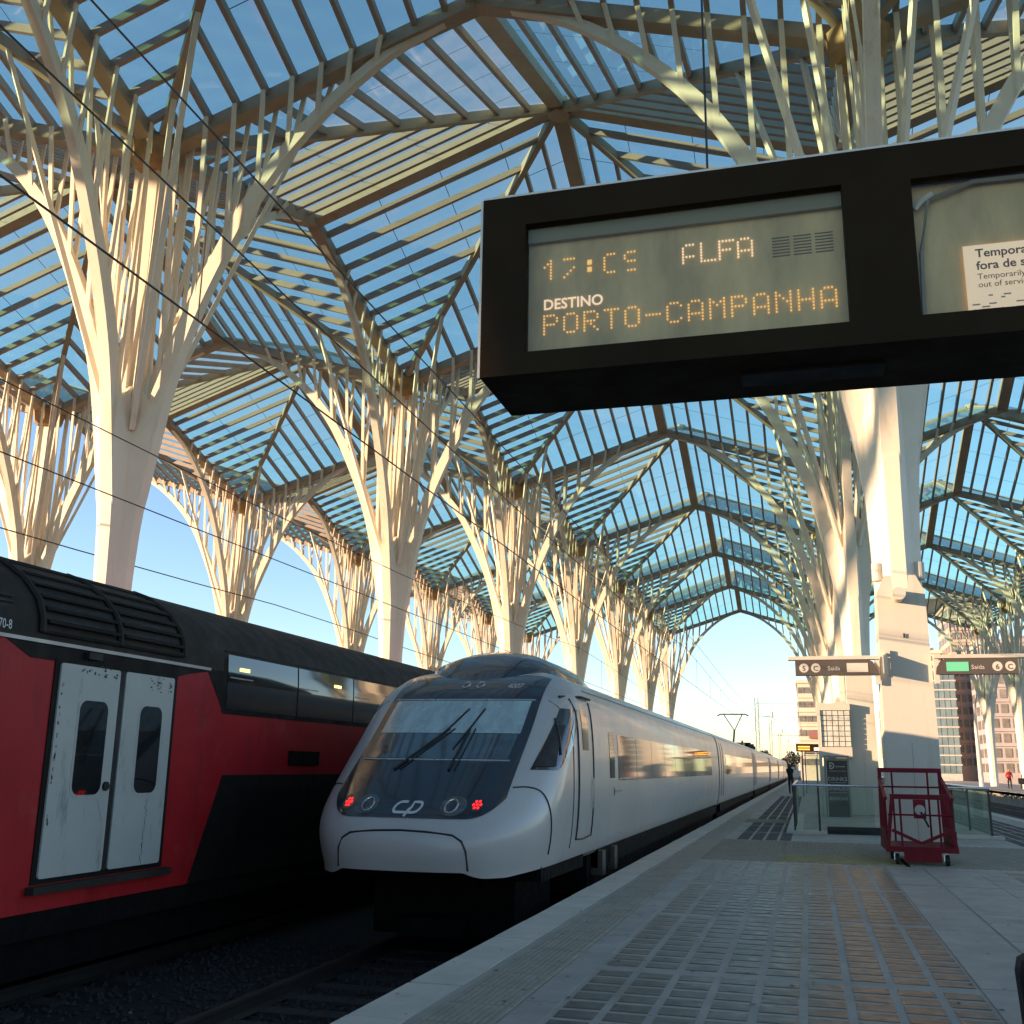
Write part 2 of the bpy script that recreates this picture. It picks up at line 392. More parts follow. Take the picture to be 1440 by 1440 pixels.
def trunk_mesh():
    rings = []
    for z in [0, 2, 4, 5.5, 6.5, 7.5, 8.5, 9.3, 10.0]:
        Rr = curve_r(z); w = .13 if z < 6 else .13 + .012*(z-6)
        s_ = min(1, max(0, (z-5.0)/4.6)); flat = (Rr+w)/2; d = flat + (w+.05-flat)*s_
        if z > 9.9: Rr = w+.12; d = w+.02
        ring = []
        for dx, dy in DIRS:
            ring.append(loc2((dx,dy), Rr, -w, z)); ring.append(loc2((dx,dy), Rr, w, z))
            ring.append(loc2((dx,dy), d, d, z))
        rings.append(ring)
    return MB().loft(rings)
def arm_mesh(d):
    pts = catmull([(r-.12, z) for r, z in CURVE[3:]], 4); rings = []; n = len(pts)
    for i, (r, z) in enumerate(pts):
        a = pts[max(0,i-1)]; b_ = pts[min(n-1,i+1)]; tx, tz = b_[0]-a[0], b_[1]-a[1]; l = math.hypot(tx, tz); nx, nz = -tz/l, tx/l
        u = i/(n-1); hd = (.23 if u > .12 else .12+.9*u)*(1-.55*u) ; w = .165*(1-.45*u)
        rings.append([loc2(d, r+nx*hd, -w, z+nz*hd), loc2(d, r+nx*hd, w, z+nz*hd), loc2(d, r-nx*hd, w, z-nz*hd), loc2(d, r-nx*hd, -w, z-nz*hd)])
    return MB().loft(rings)
def strut_list(dirs):
    out = []
    for d in dirs:
        for i in (1, 2, 3, 4, 5, 6, 7, 8):
            r = i*H/NR; ra = max(.5, r*.96); za = curve_z(ra)+.12; tt = min(.36, .4*r)
            zt = zroof(r, tt)-.20
            if zt - za < .35: continue
            for s in (-1, 1):
                out.append((loc2(d, ra, s*.07, za), loc2(d, r, s*tt, zt), .065, .115, loc2(d, 1, 0, 0)))
    for k, (sx, sy) in enumerate(((1,1),(1,-1),(-1,1),(-1,-1))):
        for j, (q, z0, r0) in enumerate(((1.1, 9.4, .20), (2.6, 8.9, .28))):
            out.append(((sx*r0, sy*r0, z0), (sx*q, sy*q, zroof(q, q)-.28), .13 if j < 2 else .11, .13, (sx, -sy, 0)))
    out.append(((0,0,9.5), (0,0,ZK-.2), .26, .26, (1,0,0)))
    for d in dirs:
        out.append((loc2(d, .3, 0, 9.2), loc2(d, .42, 0, ZK-.1), .13, .13, loc2(d, 1, 0, 0)))
    return out
def node_mesh():
    b = MB()
    def oc(r, z): return [(r*math.cos(R(22.5+45*k)), r*math.sin(R(22.5+45*k)), z) for k in range(8)]
    b.loft([oc(.45, ZK-.75), oc(.62, ZK-.6), oc(.70, ZK-.12), oc(.5, ZK+.1)])
    return b
def beam_mesh(d):
    p0 = loc2(d, .4, 0, zroof(.4, 0)-.22); p1 = loc2(d, H-.05, 0, zroof(H-.05, 0)-.22)
    return MB().bar(p0, p1, .40, .36)
def make_tree(loc, label, detail, dirs, group='white steel trees of the station roof'):
    t = thing('steel_tree', label, 'column', loc, group)
    key = (detail, tuple(dirs))
    if key in TREES:
        for o in TREES[key]: dup(o, t)
        return t
    L = []
    def B(mb, nm, m, **k):
        o = mb.build(nm, m, None, **k); o.parent = t; ORG[o.name] = Vector(loc); L.append(o); return o
    B(trunk_mesh(), 'trunk', M['steel']); B(node_mesh(), 'gutter_node', M['rust'])
    for d in dirs:
        o = B(arm_mesh(d), 'arm', M['steel']); smooth_angle(o, 40)
        B(beam_mesh(d), 'edge_beam', M['beam'])
    if detail:
        for p, q, w, dd, up in strut_list(dirs): B(MB().bar(p, q, w, dd, up, w2=w*.75), 'strut', M['steel'])
    else:
        b = MB()
        for p, q, w, dd, up in strut_list(dirs): b.bar(p, q, w, dd, up, w2=w*.75)
        B(b, 'struts', M['steel'], kind='stuff')
    TREES[key] = L
    return t
TREES = {}
ORD = ['nearest', 'second', 'third', 'fourth', 'fifth', 'sixth', 'seventh', 'eighth', 'ninth']
ROWTXT = ['outermost row left, beyond the red coach', 'row just behind the red coach', 'row on the near platform', 'row on the far right platform']
for ri, x in enumerate(ROWS):
    n = 0
    for k in range(-1, 8):              # k = 1 is the tree at Y1
        y = Y1 + (k-1)*PX
        if ri >= 2 and k < 1: continue
        if ri == 3 and k < 4: continue
        dirs = DIRS if k < 7 else [(1,0),(-1,0),(0,-1)]
        seen = k >= (2, 1, 1, 4)[ri]
        n += seen
        if not seen: lab = 'white branching steel tree outside the left of the view, ' + ('outer row' if ri == 0 else 'inner row') + (' beside the camera' if k == 1 else ' ahead of the camera' if k == 0 else ' behind the camera')
        elif k == 7: lab = 'last white branching steel tree of the ' + ROWTXT[ri]
        else: lab = ORD[n-1] + ' white branching steel tree of the ' + ROWTXT[ri]
        det = (1 <= k <= 4 and ri in (1, 2)) or (k in (2, 3) and ri == 0)
        make_tree((x, y, 0), lab, det, dirs)

def oct_pts(sx, sy, sw, r, t, dz=0.0):
    z = zroof(r, t) + dz
    return (sx*(H-r), sy*(H-t), z) if not sw else (sx*(H-t), sy*(H-r), z)
def bay_parts(sxs):
    """list of (name, MB, materials) in bay-centred coordinates"""
    P = []
    for sx in sxs:
        for sy in (-1, 1):
            for sw in (0, 1):
                f = lambda r, t, dz=0.0: oct_pts(sx, sy, sw, r, t, dz)
                for i in range(1, NR):
                    r = i*H/NR
                    P.append(('rafter', MB().bar(f(r, -.02, -.17), f(r, r-.06, -.14), .12, .21), [M['rafter']]))
                for i in range(1, NR+1):
                    r0, r1 = (i-1)*H/NR, i*H/NR; b = MB(); t = 0.0; g = .022
                    cuts = [0.0] + [c for c in (2.15, 4.3, 6.4) if c < r0-.3]
                    for j, c in enumerate(cuts):
                        last = j == len(cuts)-1
                        if last:
                            if r0 == 0: b.poly([f(r0,0), f(r1,0), f(r1,r1)], 0)
                            else: b.poly([f(r0,c), f(r1,c), f(r1,r1), f(r0,r0)], 0)
                        else:
                            e = cuts[j+1]
                            b.poly([f(r0,c), f(r1,c), f(r1,e-g), f(r0,e-g)], 0)
                            b.poly([f(r0,e-g), f(r1,e-g), f(r1,e), f(r0,e)], 1)
                    P.append(('roof_pane', b, [M['pane'], M['seal']]))
            P.append(('hip_beam', MB().bar((sx*(H-.3), sy*(H-.3), zroof(.3,.3)-.2), (0, 0, ZC-.2), .2, .3), [M['beam']]))
    for sx in sxs: P.append(('ridge_beam', MB().bar((sx*(H-.02), 0, ZM-.2), (sx*.3, 0, ZC-.22), .5, .34), [M['beam']]))
    for sy in (-1, 1): P.append(('ridge_beam', MB().bar((0, sy*(H-.02), ZM-.2), (0, sy*.3, ZC-.22), .5, .34), [M['beam']]))
    P.append(('ridge_hub', MB().cyl((0,0,ZC-.5), (0,0,ZC+.05), .38, 8), [M['beam']]))
    return P
BAYS = {}
def make_bay(loc, label, sxs, detail):
    t = thing('glass_roof_bay', label, 'roof', loc, 'folded glass bays of the station roof')
    key = (tuple(sxs), detail)
    if key in BAYS:
        for o in BAYS[key]: dup(o, t)
        return t
    L = []; P = bay_parts(sxs)
    if not detail:
        g = {}
        for nm, b, ms in P:
            e = g.setdefault(nm, (MB(), ms)); off = len(e[0].v)
            e[0].v += b.v; e[0].f += [tuple(i+off for i in f) for f in b.f]; e[0].m += b.m
        for nm, (b, ms) in g.items():
            o = b.build(nm + ('s' if nm != 'ridge_hub' else ''), ms, None, kind='stuff' if nm != 'ridge_hub' else None); o.parent = t; ORG[o.name] = Vector(loc); L.append(o)
    else:
        for nm, b, ms in P:
            o = b.build(nm, ms, None); o.parent = t; ORG[o.name] = Vector(loc); L.append(o)
    BAYS[key] = L
    return t
BAYTXT = ['overhanging the outermost left trees', 'between the two left rows of trees', 'above the two trains', 'right of the near platform trees', 'overhanging the far right trees']
bx = [ROWS[0]-H, ROWS[0]+H, ROWS[1]+H, ROWS[2]+H, ROWS[3]+H]
for bi, x in enumerate(bx):
    n = 0
    for k in range(-1, 7):              # bay k spans tree k .. k+1
        if bi == 4 and k < 3: continue
        if bi == 3 and k < 0: continue
        y = Y1 + (k-0.5)*PX
        sxs = (1,) if bi == 0 else ((-1,) if bi == 4 else (1, -1))
        seen = k >= (2, 1, 0, 1, 3)[bi]
        n += seen
        lab = 'teal glass roof bay outside the view ' + BAYTXT[bi] + ', ' + ['farthest back', 'second back', 'third back'][k+1] if not seen else ORD[n-1] + ' folded teal glass roof bay ' + BAYTXT[bi]
        make_bay((x, y, 0), lab, sxs, (k in (0, 1, 2, 3) and bi in (1, 2)) or (k in (2, 3) and bi == 3) or (k == 1 and bi == 3))
# ================================================================ silver tilting train
TX = TRK[0]
M['silver'] = mat('silver_train_paint', (0.41, 0.40, 0.38), 0.34, metal=0.0, var=0.05, vs_=0.6, coat=0.2, dirt=((0.20, 0.19, 0.17), 0.35, (1.5, 1.2, .5), 0.55))
M['mask'] = mat('dark_blue_nose_mask', (0.012, 0.020, 0.028), 0.16, var=0.2, coat=0.5)
M['trainglass'] = mat('train_window_glass', (0.02, 0.022, 0.022), 0.05, var=0.3, coat=0.6)
M['blind'] = mat('pale_teal_sun_blind', (0.30, 0.42, 0.41), 0.25, var=0.25, vs_=2.5, coat=0.8, sc=(3, 1, .3))
M['screen_low'] = mat('teal_windscreen_glass', (0.045, 0.085, 0.095), 0.06, var=0.3, vs_=3, coat=0.8)
M['redroof_dark'] = mat('dirty_step_steel', (0.05, 0.045, 0.04), 0.6)
M['silverline'] = mat('bright_trim', (0.6, 0.62, 0.62), 0.3, metal=0.6)
M['seam'] = mat('panel_seam', (0.012, 0.012, 0.012), 0.6)
M['under'] = mat('underframe_black', (0.006, 0.0055, 0.005), 0.9, var=0.4, vs_=4, spec=0.1)
M['roofgrey'] = mat('train_roof_grey', (0.20, 0.19, 0.18), 0.4, var=0.12, coat=0.2)
M['lens'] = mat('clear_lamp_lens', (0.10, 0.105, 0.105), 0.12, metal=0.2, var=0.4, vs_=14)
M['redled'] = mat('red_tail_led', (0.5, 0.01, 0.01), 0.3, emit=(1.0, 0.03, 0.04), es=0.6)
M['logo'] = mat('white_logo', (0.55, 0.56, 0.55), 0.4, var=0.05)
# body cross-section: half-width at height z
PROF = [(1.36,.26),(1.42,.55),(1.455,1.0),(1.455,1.5),(1.43,1.95),(1.38,2.25),(1.29,2.45),(1.12,2.59),(.85,2.68),(.45,2.725),(0.0,2.74)]
def dense(pts, n=8):
    out = []
    for i in range(len(pts)-1):
        p0 = pts[max(0,i-1)]; p1 = pts[i]; p2 = pts[i+1]; p3 = pts[min(len(pts)-1,i+2)]
        for k in range(n):
            u = k/n
            out.append(tuple(0.5*((2*b_)+(-a_+c_)*u+(2*a_-5*b_+4*c_-d_)*u*u+(-a_+3*b_-3*c_+d_)*u**3) for a_,b_,c_,d_ in zip(p0,p1,p2,p3)))
    return out + [tuple(pts[-1])]
PROF = dense(PROF, 4)
def halfw(z):
    if z <= PROF[0][1]: return PROF[0][0]
    for (w0, z0), (w1, z1) in zip(PROF, PROF[1:]):
        if z0 <= z <= z1:
            u = (z-z0)/(z1-z0); return w0 + (w1-w0)*u
    return 0.0
NOSE = [(-.2,11.30),(.12,11.21),(.30,11.16),(.48,11.13),(.66,11.16),(.82,11.27),(.97,11.45),(1.2,11.78),(1.47,12.18),(1.85,12.74),(2.25,13.28),(2.48,13.66),(2.62,14.02),(2.70,14.36),(2.74,14.7)]
YB = 14.7
NOSE = dense(NOSE, 6)
def yc(z):
    for (z0, y0), (z1, y1) in zip(NOSE, NOSE[1:]):
        if z0 <= z <= z1: return y0 + (y1-y0)*(z-z0)/(z1-z0)
    return YB if z > 2.7 else NOSE[0][1]
def nd(z):                               # depth from the nose tip to the full-width side at height z
    P_ = [(-1, 1.75), (.45, 1.7), (1.2, 1.25), (2.2, .72), (2.5, .62), (2.74, 0.0)]
    for (z0, d0), (z1, d1) in zip(P_, P_[1:]):
        if z0 <= z <= z1: return min(d0 + (d1-d0)*(z-z0)/(z1-z0), YB-yc(z))
    return 0.0
EA, EB = 3.5, 2.0
def ysurf(x, z):
    w = max(halfw(z), .02); t = min(1, abs(x)/w)
    return yc(z) + nd(z)*(1-(max(0, 1-t**EA))**(1/EB))
def xsurf(y, z):
    q = max(0, min(1, (yc(z)+nd(z)-y)/max(.01, nd(z))))
    return halfw(z)*(max(0, 1-q**EB))**(1/EA)
YF = YB
alfa = thing('silver_train', 'long silver tilting express train with dark blue nose at the platform', 'train', (TX, 11.1, RAIL_Z))
def zlow(t):
    a = abs(t)
    if a < .52: return .27
    if a < .68: return .27 - .065*math.sin(math.pi/2*(a-.52)/.16)
    return .205 + .055*min(1, max(0, (a-.80)/.20))
b = MB(); NT, NZ = 84, 110; rows = []
for j in range(NZ+1):
    row = []
    for i in range(NT+1):
        th = -math.pi/2 + math.pi*i/NT; t = math.sin(th); t = max(-.9995, min(.9995, t))
        z = zlow(t) + (2.739-zlow(t))*(j/NZ)**.9
        x = t*halfw(z); row.append((TX+x, ysurf(x, z), z))
    wz = halfw(row[0][2]); wz2 = halfw(row[-1][2])
    rows.append([(TX-wz, YB, row[0][2])] + row + [(TX+wz2, YB, row[-1][2])])
b.loft(rows, False, 0, False)
nose = b.build('nose_shell', M['silver'], alfa, smooth=True)
def on_nose(x, z, off=.008): return (TX+x, ysurf(x, z)-off, z-off*.3)
def patch(name, fx, z0f, z1f, m, off, nt=40, nz=24, parent=None):
    rows = []
    for j in range(nz+1):
        row = []
        for i in range(nt+1):
            t = -1 + 2*i/nt; za, zb = z0f(t), z1f(t); z = za + (zb-za)*j/nz
            row.append(on_nose(fx(t, z), z, off))
        rows.append(row)
    return MB().loft(rows, False, 0, False).build(name, m, parent or alfa, smooth=True)
def mz0(t):
    a = max(0, abs(t)-.62)/.38; return .83 + .22*a*a*a
mask = patch('nose_mask', lambda t, z: t*(1.04 - .03*max(0, z-2.0) - .06*max(0, 1.0-z)), mz0, lambda t: 2.675 - .10*abs(t)**3, M['mask'], .016, 60, 80)
patch('sun_blind', lambda t, z: t*.93, lambda t: 1.80, lambda t: 2.235, M['blind'], .026, 30, 12)
patch('windscreen', lambda t, z: t*(.90+.03*(z-1.48)), lambda t: 1.485, lambda t: 1.795, M['screen_low'], .026, 30, 12)
for z, w in ((1.47, .93), (2.25, .97)):
    MB().tube([on_nose(-w+2*w*i/24, z, .03) for i in range(25)], .010, 6).build('windscreen_trim', M['silverline'], alfa)
# wipers
for xa, xb, xt in ((-.42, .02, .16), (.27, .29, .37)):
    w = MB(); zs = [1.36+i*.06 for i in range(9)]
    w.tube([on_nose(xa+(xb-xa)*i/8, 1.36+(1.86-1.36)*i/8, .05) for i in range(9)], .017, 6)
    w.tube([on_nose(xa+.07+(xb-xa)*i/8, 1.36+(1.86-1.36)*i/8, .045) for i in range(9)], .010, 6)
    w.tube([on_nose(xb-.30*(xt-xb)*4+(xt-xb)*2.2*i/8, 1.60+(2.12-1.60)*i/8, .035) for i in range(9)], .013, 6)
    w.build('wiper', M['black'], alfa)
# lamps
for s in (-1, 1):
    lb = MB(); n = 20
    lb.poly([on_nose(s*(.52+.15*math.cos(2*math.pi*k/n)), .965+.105*math.sin(2*math.pi*k/n), .026) for k in range(n)])
    lamp = lb.build('headlight', M['lens'], alfa)
    MB().tube([on_nose(s*.5+.07*math.cos(2*math.pi*k/16), .965+.07*math.sin(2*math.pi*k/16), .034) for k in range(17)], .012, 5).build('lamp_ring', M['chrome'], lamp)
    tb = MB(); tb.poly([on_nose(s*.775+.085*math.cos(2*math.pi*k/n), .985+.085*math.sin(2*math.pi*k/n), .026) for k in range(n)])
    tl_ = tb.build('tail_light', M['mask'], alfa)
    lb = MB()
    for dx, dz in [(0,0)]+[(.038*math.cos(R(60*k)), .038*math.sin(R(60*k))) for k in range(6)]:
        lb.poly([on_nose(s*.775+dx+.015*math.cos(2*math.pi*k/10), .985+dz+.015*math.sin(2*math.pi*k/10), .034) for k in range(10)])
    lb.build('red_lamp', M['redled'], tl_)
lt = MB(); lt.poly([on_nose(x, z, .026) for x, z in ((-.30,2.40),(.26,2.40),(.28,2.55),(-.27,2.55))])
tl_ = lt.build('top_lamp', M['lens'], alfa)
for x in (-.06, .14): MB().tube([on_nose(x+.045*math.cos(2*math.pi*k/14), 2.47+.045*math.sin(2*math.pi*k/14), .034) for k in range(15)], .012, 5).build('lamp_ring', M['chrome'], tl_)
# operator emblem: interlaced rounded c and p
def ribbon(pts, w, off):
    rows = []; pts = [Vector(p) for p in pts]
    L_, R_ = [], []
    for i, p in enumerate(pts):
        d = (pts[min(len(pts)-1,i+1)]-pts[max(0,i-1)]); d.normalize(); n_ = Vector((-d.y, d.x))
        L_.append(on_nose(*(p+n_*w/2), off)); R_.append(on_nose(*(p-n_*w/2), off))
    return [L_, R_]
def arc(cx, cz, rx, rz, a0, a1, n=14, sh=.35): return [(cx+rx*math.cos(R(a0+(a1-a0)*i/n)) + sh*rz*math.sin(R(a0+(a1-a0)*i/n)), cz+rz*math.sin(R(a0+(a1-a0)*i/n))) for i in range(n+1)]
lg = MB(); ez = .945
cpts = [(-.02, ez+.055)] + arc(-.10, ez, .055, .055, 90, 270) + [(-.06, ez-.055), (.0, ez-.055), (.03, ez-.01)]
lg.loft(ribbon(cpts, .028, .028), False, 0, False)
ppts = [(-.01, ez-.095), (.045, ez+.0), (.055, ez+.055), (.10, ez+.055)] + arc(.10, ez, .055, .055, 90, -90) + [(.07, ez-.055), (.03, ez-.055)]
lg.loft(ribbon(ppts, .028, .030), False, 0, False)
lg.build('emblem', M['logo'], alfa)
lettering('unit_number', '4007', .10, lambda x, z: on_nose(.52+x, 2.42+z, .028), M['logo'], alfa, shear=.2)
# seams of the coupler hatch and nose panels
def seam(pts, r=.009, nm='panel_seam', m='seam'): return MB().tube(pts, r, 5).build(nm, M[m], alfa)
hp = [(-.76,.29),(-.745,.5),(-.70,.60),(-.60,.66),(-.3,.69),(0,.70),(.3,.69),(.60,.66),(.70,.60),(.745,.5),(.76,.29)]
seam([on_nose(x, z, .004) for x, z in hp], .012, 'coupler_hatch_seam')
def on_side(y, z, off=.006, s=1):
    x = xsurf(y, z) if y < YF else halfw(z); return (TX + s*(x+off), y, z)
for s in (1, -1):
    seam([on_side(y, z, .006, s) for y, z in dense([(11.95,1.16),(12.10,1.165),(12.24,1.12),(12.32,1.0),(12.38,.75),(12.42,.4)], 6)])
    seam([on_side(13.46, .4+i*.08, .003, s) for i in range(24)], .006)
# cab side window with open quarter light
def side_poly(name, pts, m, off=.007, sub=None):
    return MB().poly([on_side(y, z, off) for y, z in pts]).build(name, m, alfa)
def side_grid(name, y0, y1, z0, z1, m, off=.006, s=1, n=8, skew=0.0, parent=None):
    rows = [[on_side(y0+(y1-y0)*j/3 + skew*(i/n), z0+(z1-z0)*i/n, off, s) for j in range(4)] for i in range(n+1)]
    return MB().loft(rows, False, 0, False).build(name, m, parent or alfa, smooth=True)
def cab_pt(u, v, z, off, ta, tb, yb):
    """from nose parameter ta (front) to the flat side at y = yb"""
    xa = ta*halfw(z); pa = Vector((xa, ysurf(xa, z))); pts = [pa]
    n = 12
    for i in range(1, n+1):
        th = ta + (.9999-ta)*i/n; x = th*halfw(z); pts.append(Vector((x, ysurf(x, z))))
    pts.append(Vector((halfw(z), max(yb, pts[-1].y+.01))))
    L_ = [0]
    for p, q in zip(pts, pts[1:]): L_.append(L_[-1]+(q-p).length)
    d = v*L_[-1]
    for k in range(len(pts)-1):
        if L_[k+1] >= d:
            f = (d-L_[k])/max(1e-6, L_[k+1]-L_[k]); p = pts[k].lerp(pts[k+1], f); t_ = (pts[k+1]-pts[k]).normalized(); nn = Vector((t_.y, -t_.x))
            p = p + nn*off; return (TX+p.x, p.y, z)
    p = pts[-1]; return (TX+p.x+off, p.y, z)
rows = []
for i in range(13):
    u = i/12; z = 1.36+(2.14-1.36)*u; vb = 1.0 if u > .4 else .45+.55*(u/.4); va = .0
    rows.append([cab_pt(u, va+(vb-va)*j/10, z, .008, .80+.10*u, 1, 13.40) for j in range(11)])
cw = MB().loft(rows, False, 0, False).build('cab_window', M['trainglass'], alfa, smooth=True)
rows = []
for i in range(9):
    u = i/8; z = 1.40+(1.92-1.40)*u
    rows.append([cab_pt(u, .03+.36*j/6, z, .016, .80+.068*u, 1, 13.40) for j in range(7)])
MB().loft(rows, False, 0, False).build('open_quarter_light', M['black'], cw, smooth=True)
MB().tube([on_side(12.95+.06*i, 1.55+.09*i, .02) for i in range(6)], .014, 5).build('window_bar', M['blacksteel'], cw)
# crew door
dd = side_grid('crew_door', 13.78, 14.72, .50, 2.25, M['silver'], .004, 1, 14)
side_grid('door_glass', 14.05, 14.45, 1.62, 2.15, M['trainglass'], .010, 1, 6, 0, dd)
for yy in (13.76, 14.74): MB().tube([on_side(yy, .48+i*.15, .006) for i in range(13)], .015, 5).build('door_seal', M['seam'], dd)
MB().tube([on_side(13.76, .49, .006), on_side(14.25, .47, .006), on_side(14.74, .49, .006)], .012, 5).build('door_sill', M['seam'], dd)
MB().tube([on_side(13.62, 2.30, .03), on_side(14.2, 2.33, .04), on_side(14.85, 2.33, .03)], .018, 5).build('rain_strip', M['seam'], dd)
MB().tube([on_side(14.60, .85+i*.08, .03) for i in range(6)], .014, 5).build('grab_handle', M['chrome'], dd)
# coach bodies
ENDS = [(14.7, 36.4), (36.9, 61.0), (61.5, 85.6), (86.1, 110.2), (110.7, 134.8), (135.3, 158.0)]
full = [(w, z) for w, z in PROF] + [(-w, z) for w, z in reversed(PROF[:-1])]
full = [(1.30, .2)] + full + [(-1.30, .2)]
for ci, (ya, yb) in enumerate(ENDS):
    ring = lambda y, s=1.0: [(TX+w*s, y, .2+(z-.2)*(1 if s == 1 else .985)) for w, z in full]
    cb = MB().loft([ring(ya), ring(yb)]).build('coach_body', M['silver'], alfa); smooth_angle(cb, 25)
    MB().box(TX-1.22, TX+1.22, yb, yb+.5, .1, 2.5).build('gangway_bellows', M['under'], alfa)
    MB().box(TX-1.25, TX+1.25, ya+.6, yb-.4, -.35, .22).build('underframe', M['under'], alfa)
    for s in (1, -1):
        MB().box(TX+s*1.30-.05, TX+s*1.30+.05, ya+.9, yb-.3, -.02, .24).build('side_skirt', M['under'], alfa)
    # flush windows
    y = ya + (1.35 if ci == 0 else 2.2); n = 0
    w0 = side_grid('oval_window', y, y+.42, 1.24, 1.92, M['trainglass'], .005) if ci < 4 else None
    y += .75
    while y + 1.9 < yb - 1.6:
        side_grid('window_pane', y, y+1.86, 1.20, 1.90, M['trainglass'], .005); y += 1.89
    if ci > 0 and ci < 5:
        for yd in (ya+.75, yb-1.35):
            MB().tube([on_side(yd, .5+i*.16, .003) for i in range(12)], .010, 4).build('door_seal', M['seam'], alfa)
            MB().tube([on_side(yd+.85, .5+i*.16, .003) for i in range(12)], .010, 4).build('door_seal', M['seam'], alfa)
    for yb_ in (ya+3.2, yb-3.2):
        bg_ = MB().box(TX-1.2, TX+1.2, yb_-1.5, yb_+1.5, -.5, -.25)
        for q in (-1.25, 1.25):
            for s in (-1, 1): bg_.cyl((TX+s*.80, yb_+q, RAIL_Z+.44), (TX+s*.93, yb_+q, RAIL_Z+.44), .44, 20)
        bg_.build('bogie', M['under'], alfa)
    MB().tube([on_side(ya+.05, 2.45, .004), on_side(yb-.05, 2.45, .004)], .012, 4).build('roof_gutter', M['roofgrey'], alfa)
MB().box(TX+1.45, TX+1.461, 16.4, 16.45, .98, 1.10).build('side_marking', M['seam'], alfa); MB().box(TX+1.45, TX+1.461, 16.5, 17.1, 1.02, 1.06).build('side_marking', M['roofgrey'], alfa)
# step brackets behind the cab
for y in (15.6, 16.6):
    MB().box(TX+1.22, TX+1.42, y, y+.25, -.12, .22).build('step_bracket', M['redroof_dark'], alfa)
MB().box(TX-.9, TX+.9, 12.7, 14.5, -.6, .3).build('nose_underframe', M['under'], alfa)
MB().box(TX-.35, TX+.35, 12.2, 12.7, -.55, -.35).build('rail_guard', M['under'], alfa)
for s in (-1, 1):
    MB().bar((TX+s*1.02, 14.7, .18), (TX+s*1.02, 12.3, .20), .6, .2).build('under_cover', M['under'], alfa)
# roof fairing behind the windscreen
def hump(y, w, h, zb=2.55): return [(TX+w*math.cos(R(180-180*k/14)), y, zb + h*(math.sin(R(180*k/14)))**.7) for k in range(15)]
MB().loft([hump(13.72,.34,.03,2.47), hump(13.95,.64,.17,2.47), hump(14.4,.86,.40,2.52), hump(15.0,.93,.50), hump(16.6,.93,.50), hump(17.8,.85,.36), hump(18.8,.6,.15)], True, 0, False).build('roof_fairing', M['mask'], alfa, smooth=True)
# pantograph
pg = MB(); py = 67.0
pg.box(TX-.6, TX+.6, py-.9, py+.9, 2.78, 2.95); pg.cyl((TX-.5,py,2.72),(TX-.5,py,3.1),.07,8); pg.cyl((TX+.5,py,2.72),(TX+.5,py,3.1),.07,8)
pg.tube([(TX,py-.4,2.95),(TX,py+.9,3.75)], .06, 6); pg.tube([(TX-.02,py+.9,3.75),(TX-.55,py-.1,4.65)], .03, 5); pg.tube([(TX+.02,py+.9,3.75),(TX+.55,py-.1,4.65)], .03, 5)
pg.tube([(TX-.95,py-.1,4.58),(TX-.75,py-.1,4.68),(TX+.75,py-.1,4.68),(TX+.95,py-.1,4.58)], .04, 5)
pg.build('pantograph', M['blacksteel'], alfa)
for k in range(5): MB().box(TX-.7, TX+.7, 70+k*2.2, 71.2+k*2.2, 2.70, 3.0+.1*(k % 2)).build('roof_equipment', M['under'], alfa)

# ================================================================ red double-deck coaches
RX = TRK[1]; HW = 1.45; SIDE = RX + HW
def red_paint():
    m, t, b = nodes('faded_red_paint')
    base = mix(t, ramp(t, noise(t, 0.9, 5, .6), .35, .7), (0.38, 0.007, 0.012), (0.48, 0.016, 0.019))
    fad = mix(t, ramp(t, noise(t, 1.0, 5, .75, (1, .55, .45)), .56, .72, (0,0,0,1), (.5,.5,.5,1)), base, (0.44, 0.10, 0.08))
    dirt_ = mix(t, ramp(t, noise(t, 1.0, 6, .75, (2.5, 2.5, .7)), .52, .75, (0,0,0,1), (.65,.65,.65,1)), fad, (0.06, 0.008, 0.010))
    t.links.new(dirt_, b.inputs['Base Color']); b.inputs['Roughness'].default_value = .5; b.inputs['Specular IOR Level'].default_value = .22
    return m
M['red'] = red_paint()
M['redroof'] = mat('grey_black_coach_roof', (0.026, 0.022, 0.019), 0.7, var=0.3, vs_=1.4, spec=0.2)
M['bandblack'] = mat('black_window_band', (0.010, 0.009, 0.008), 0.6, var=0.3, spec=0.12)
M['doorgrey'] = mat('scuffed_pale_door_paint', (0.38, 0.39, 0.36), 0.5, var=0.06, vs_=1.5, dirt=((0.06, 0.065, 0.06), 0.9, (5, 5, 1.3), 0.56))
M['coachglass'] = mat('coach_window_glass', (0.012, 0.012, 0.012), 0.04, var=0.2, coat=0.5)
M['lowglass'] = mat('grimy_lower_window', (0.008, 0.008, 0.008), 0.35, spec=0.2)
M['moulding'] = mat('grey_moulding', (0.30, 0.29, 0.28), 0.4, metal=0.4)
M['cablight'] = mat('coach_ceiling_lamp', (0.5, 0.5, 0.3), 0.4, emit=(0.75, 0.72, 0.28), es=0.7)
coach = thing('double_deck_coach', 'red double-deck coach with pale double doors and black roof', 'train', (RX, 0.9, RAIL_Z))
RP = [(1.45,2.50),(1.435,2.72),(1.36,2.90),(1.18,3.10),(.9,3.28),(.5,3.42),(0,3.47)]
def rx(z):
    for (w0, z0), (w1, z1) in zip(RP, RP[1:]):
        if z0 <= z <= z1: return w0 + (w1-w0)*(z-z0)/(z1-z0)
    return HW
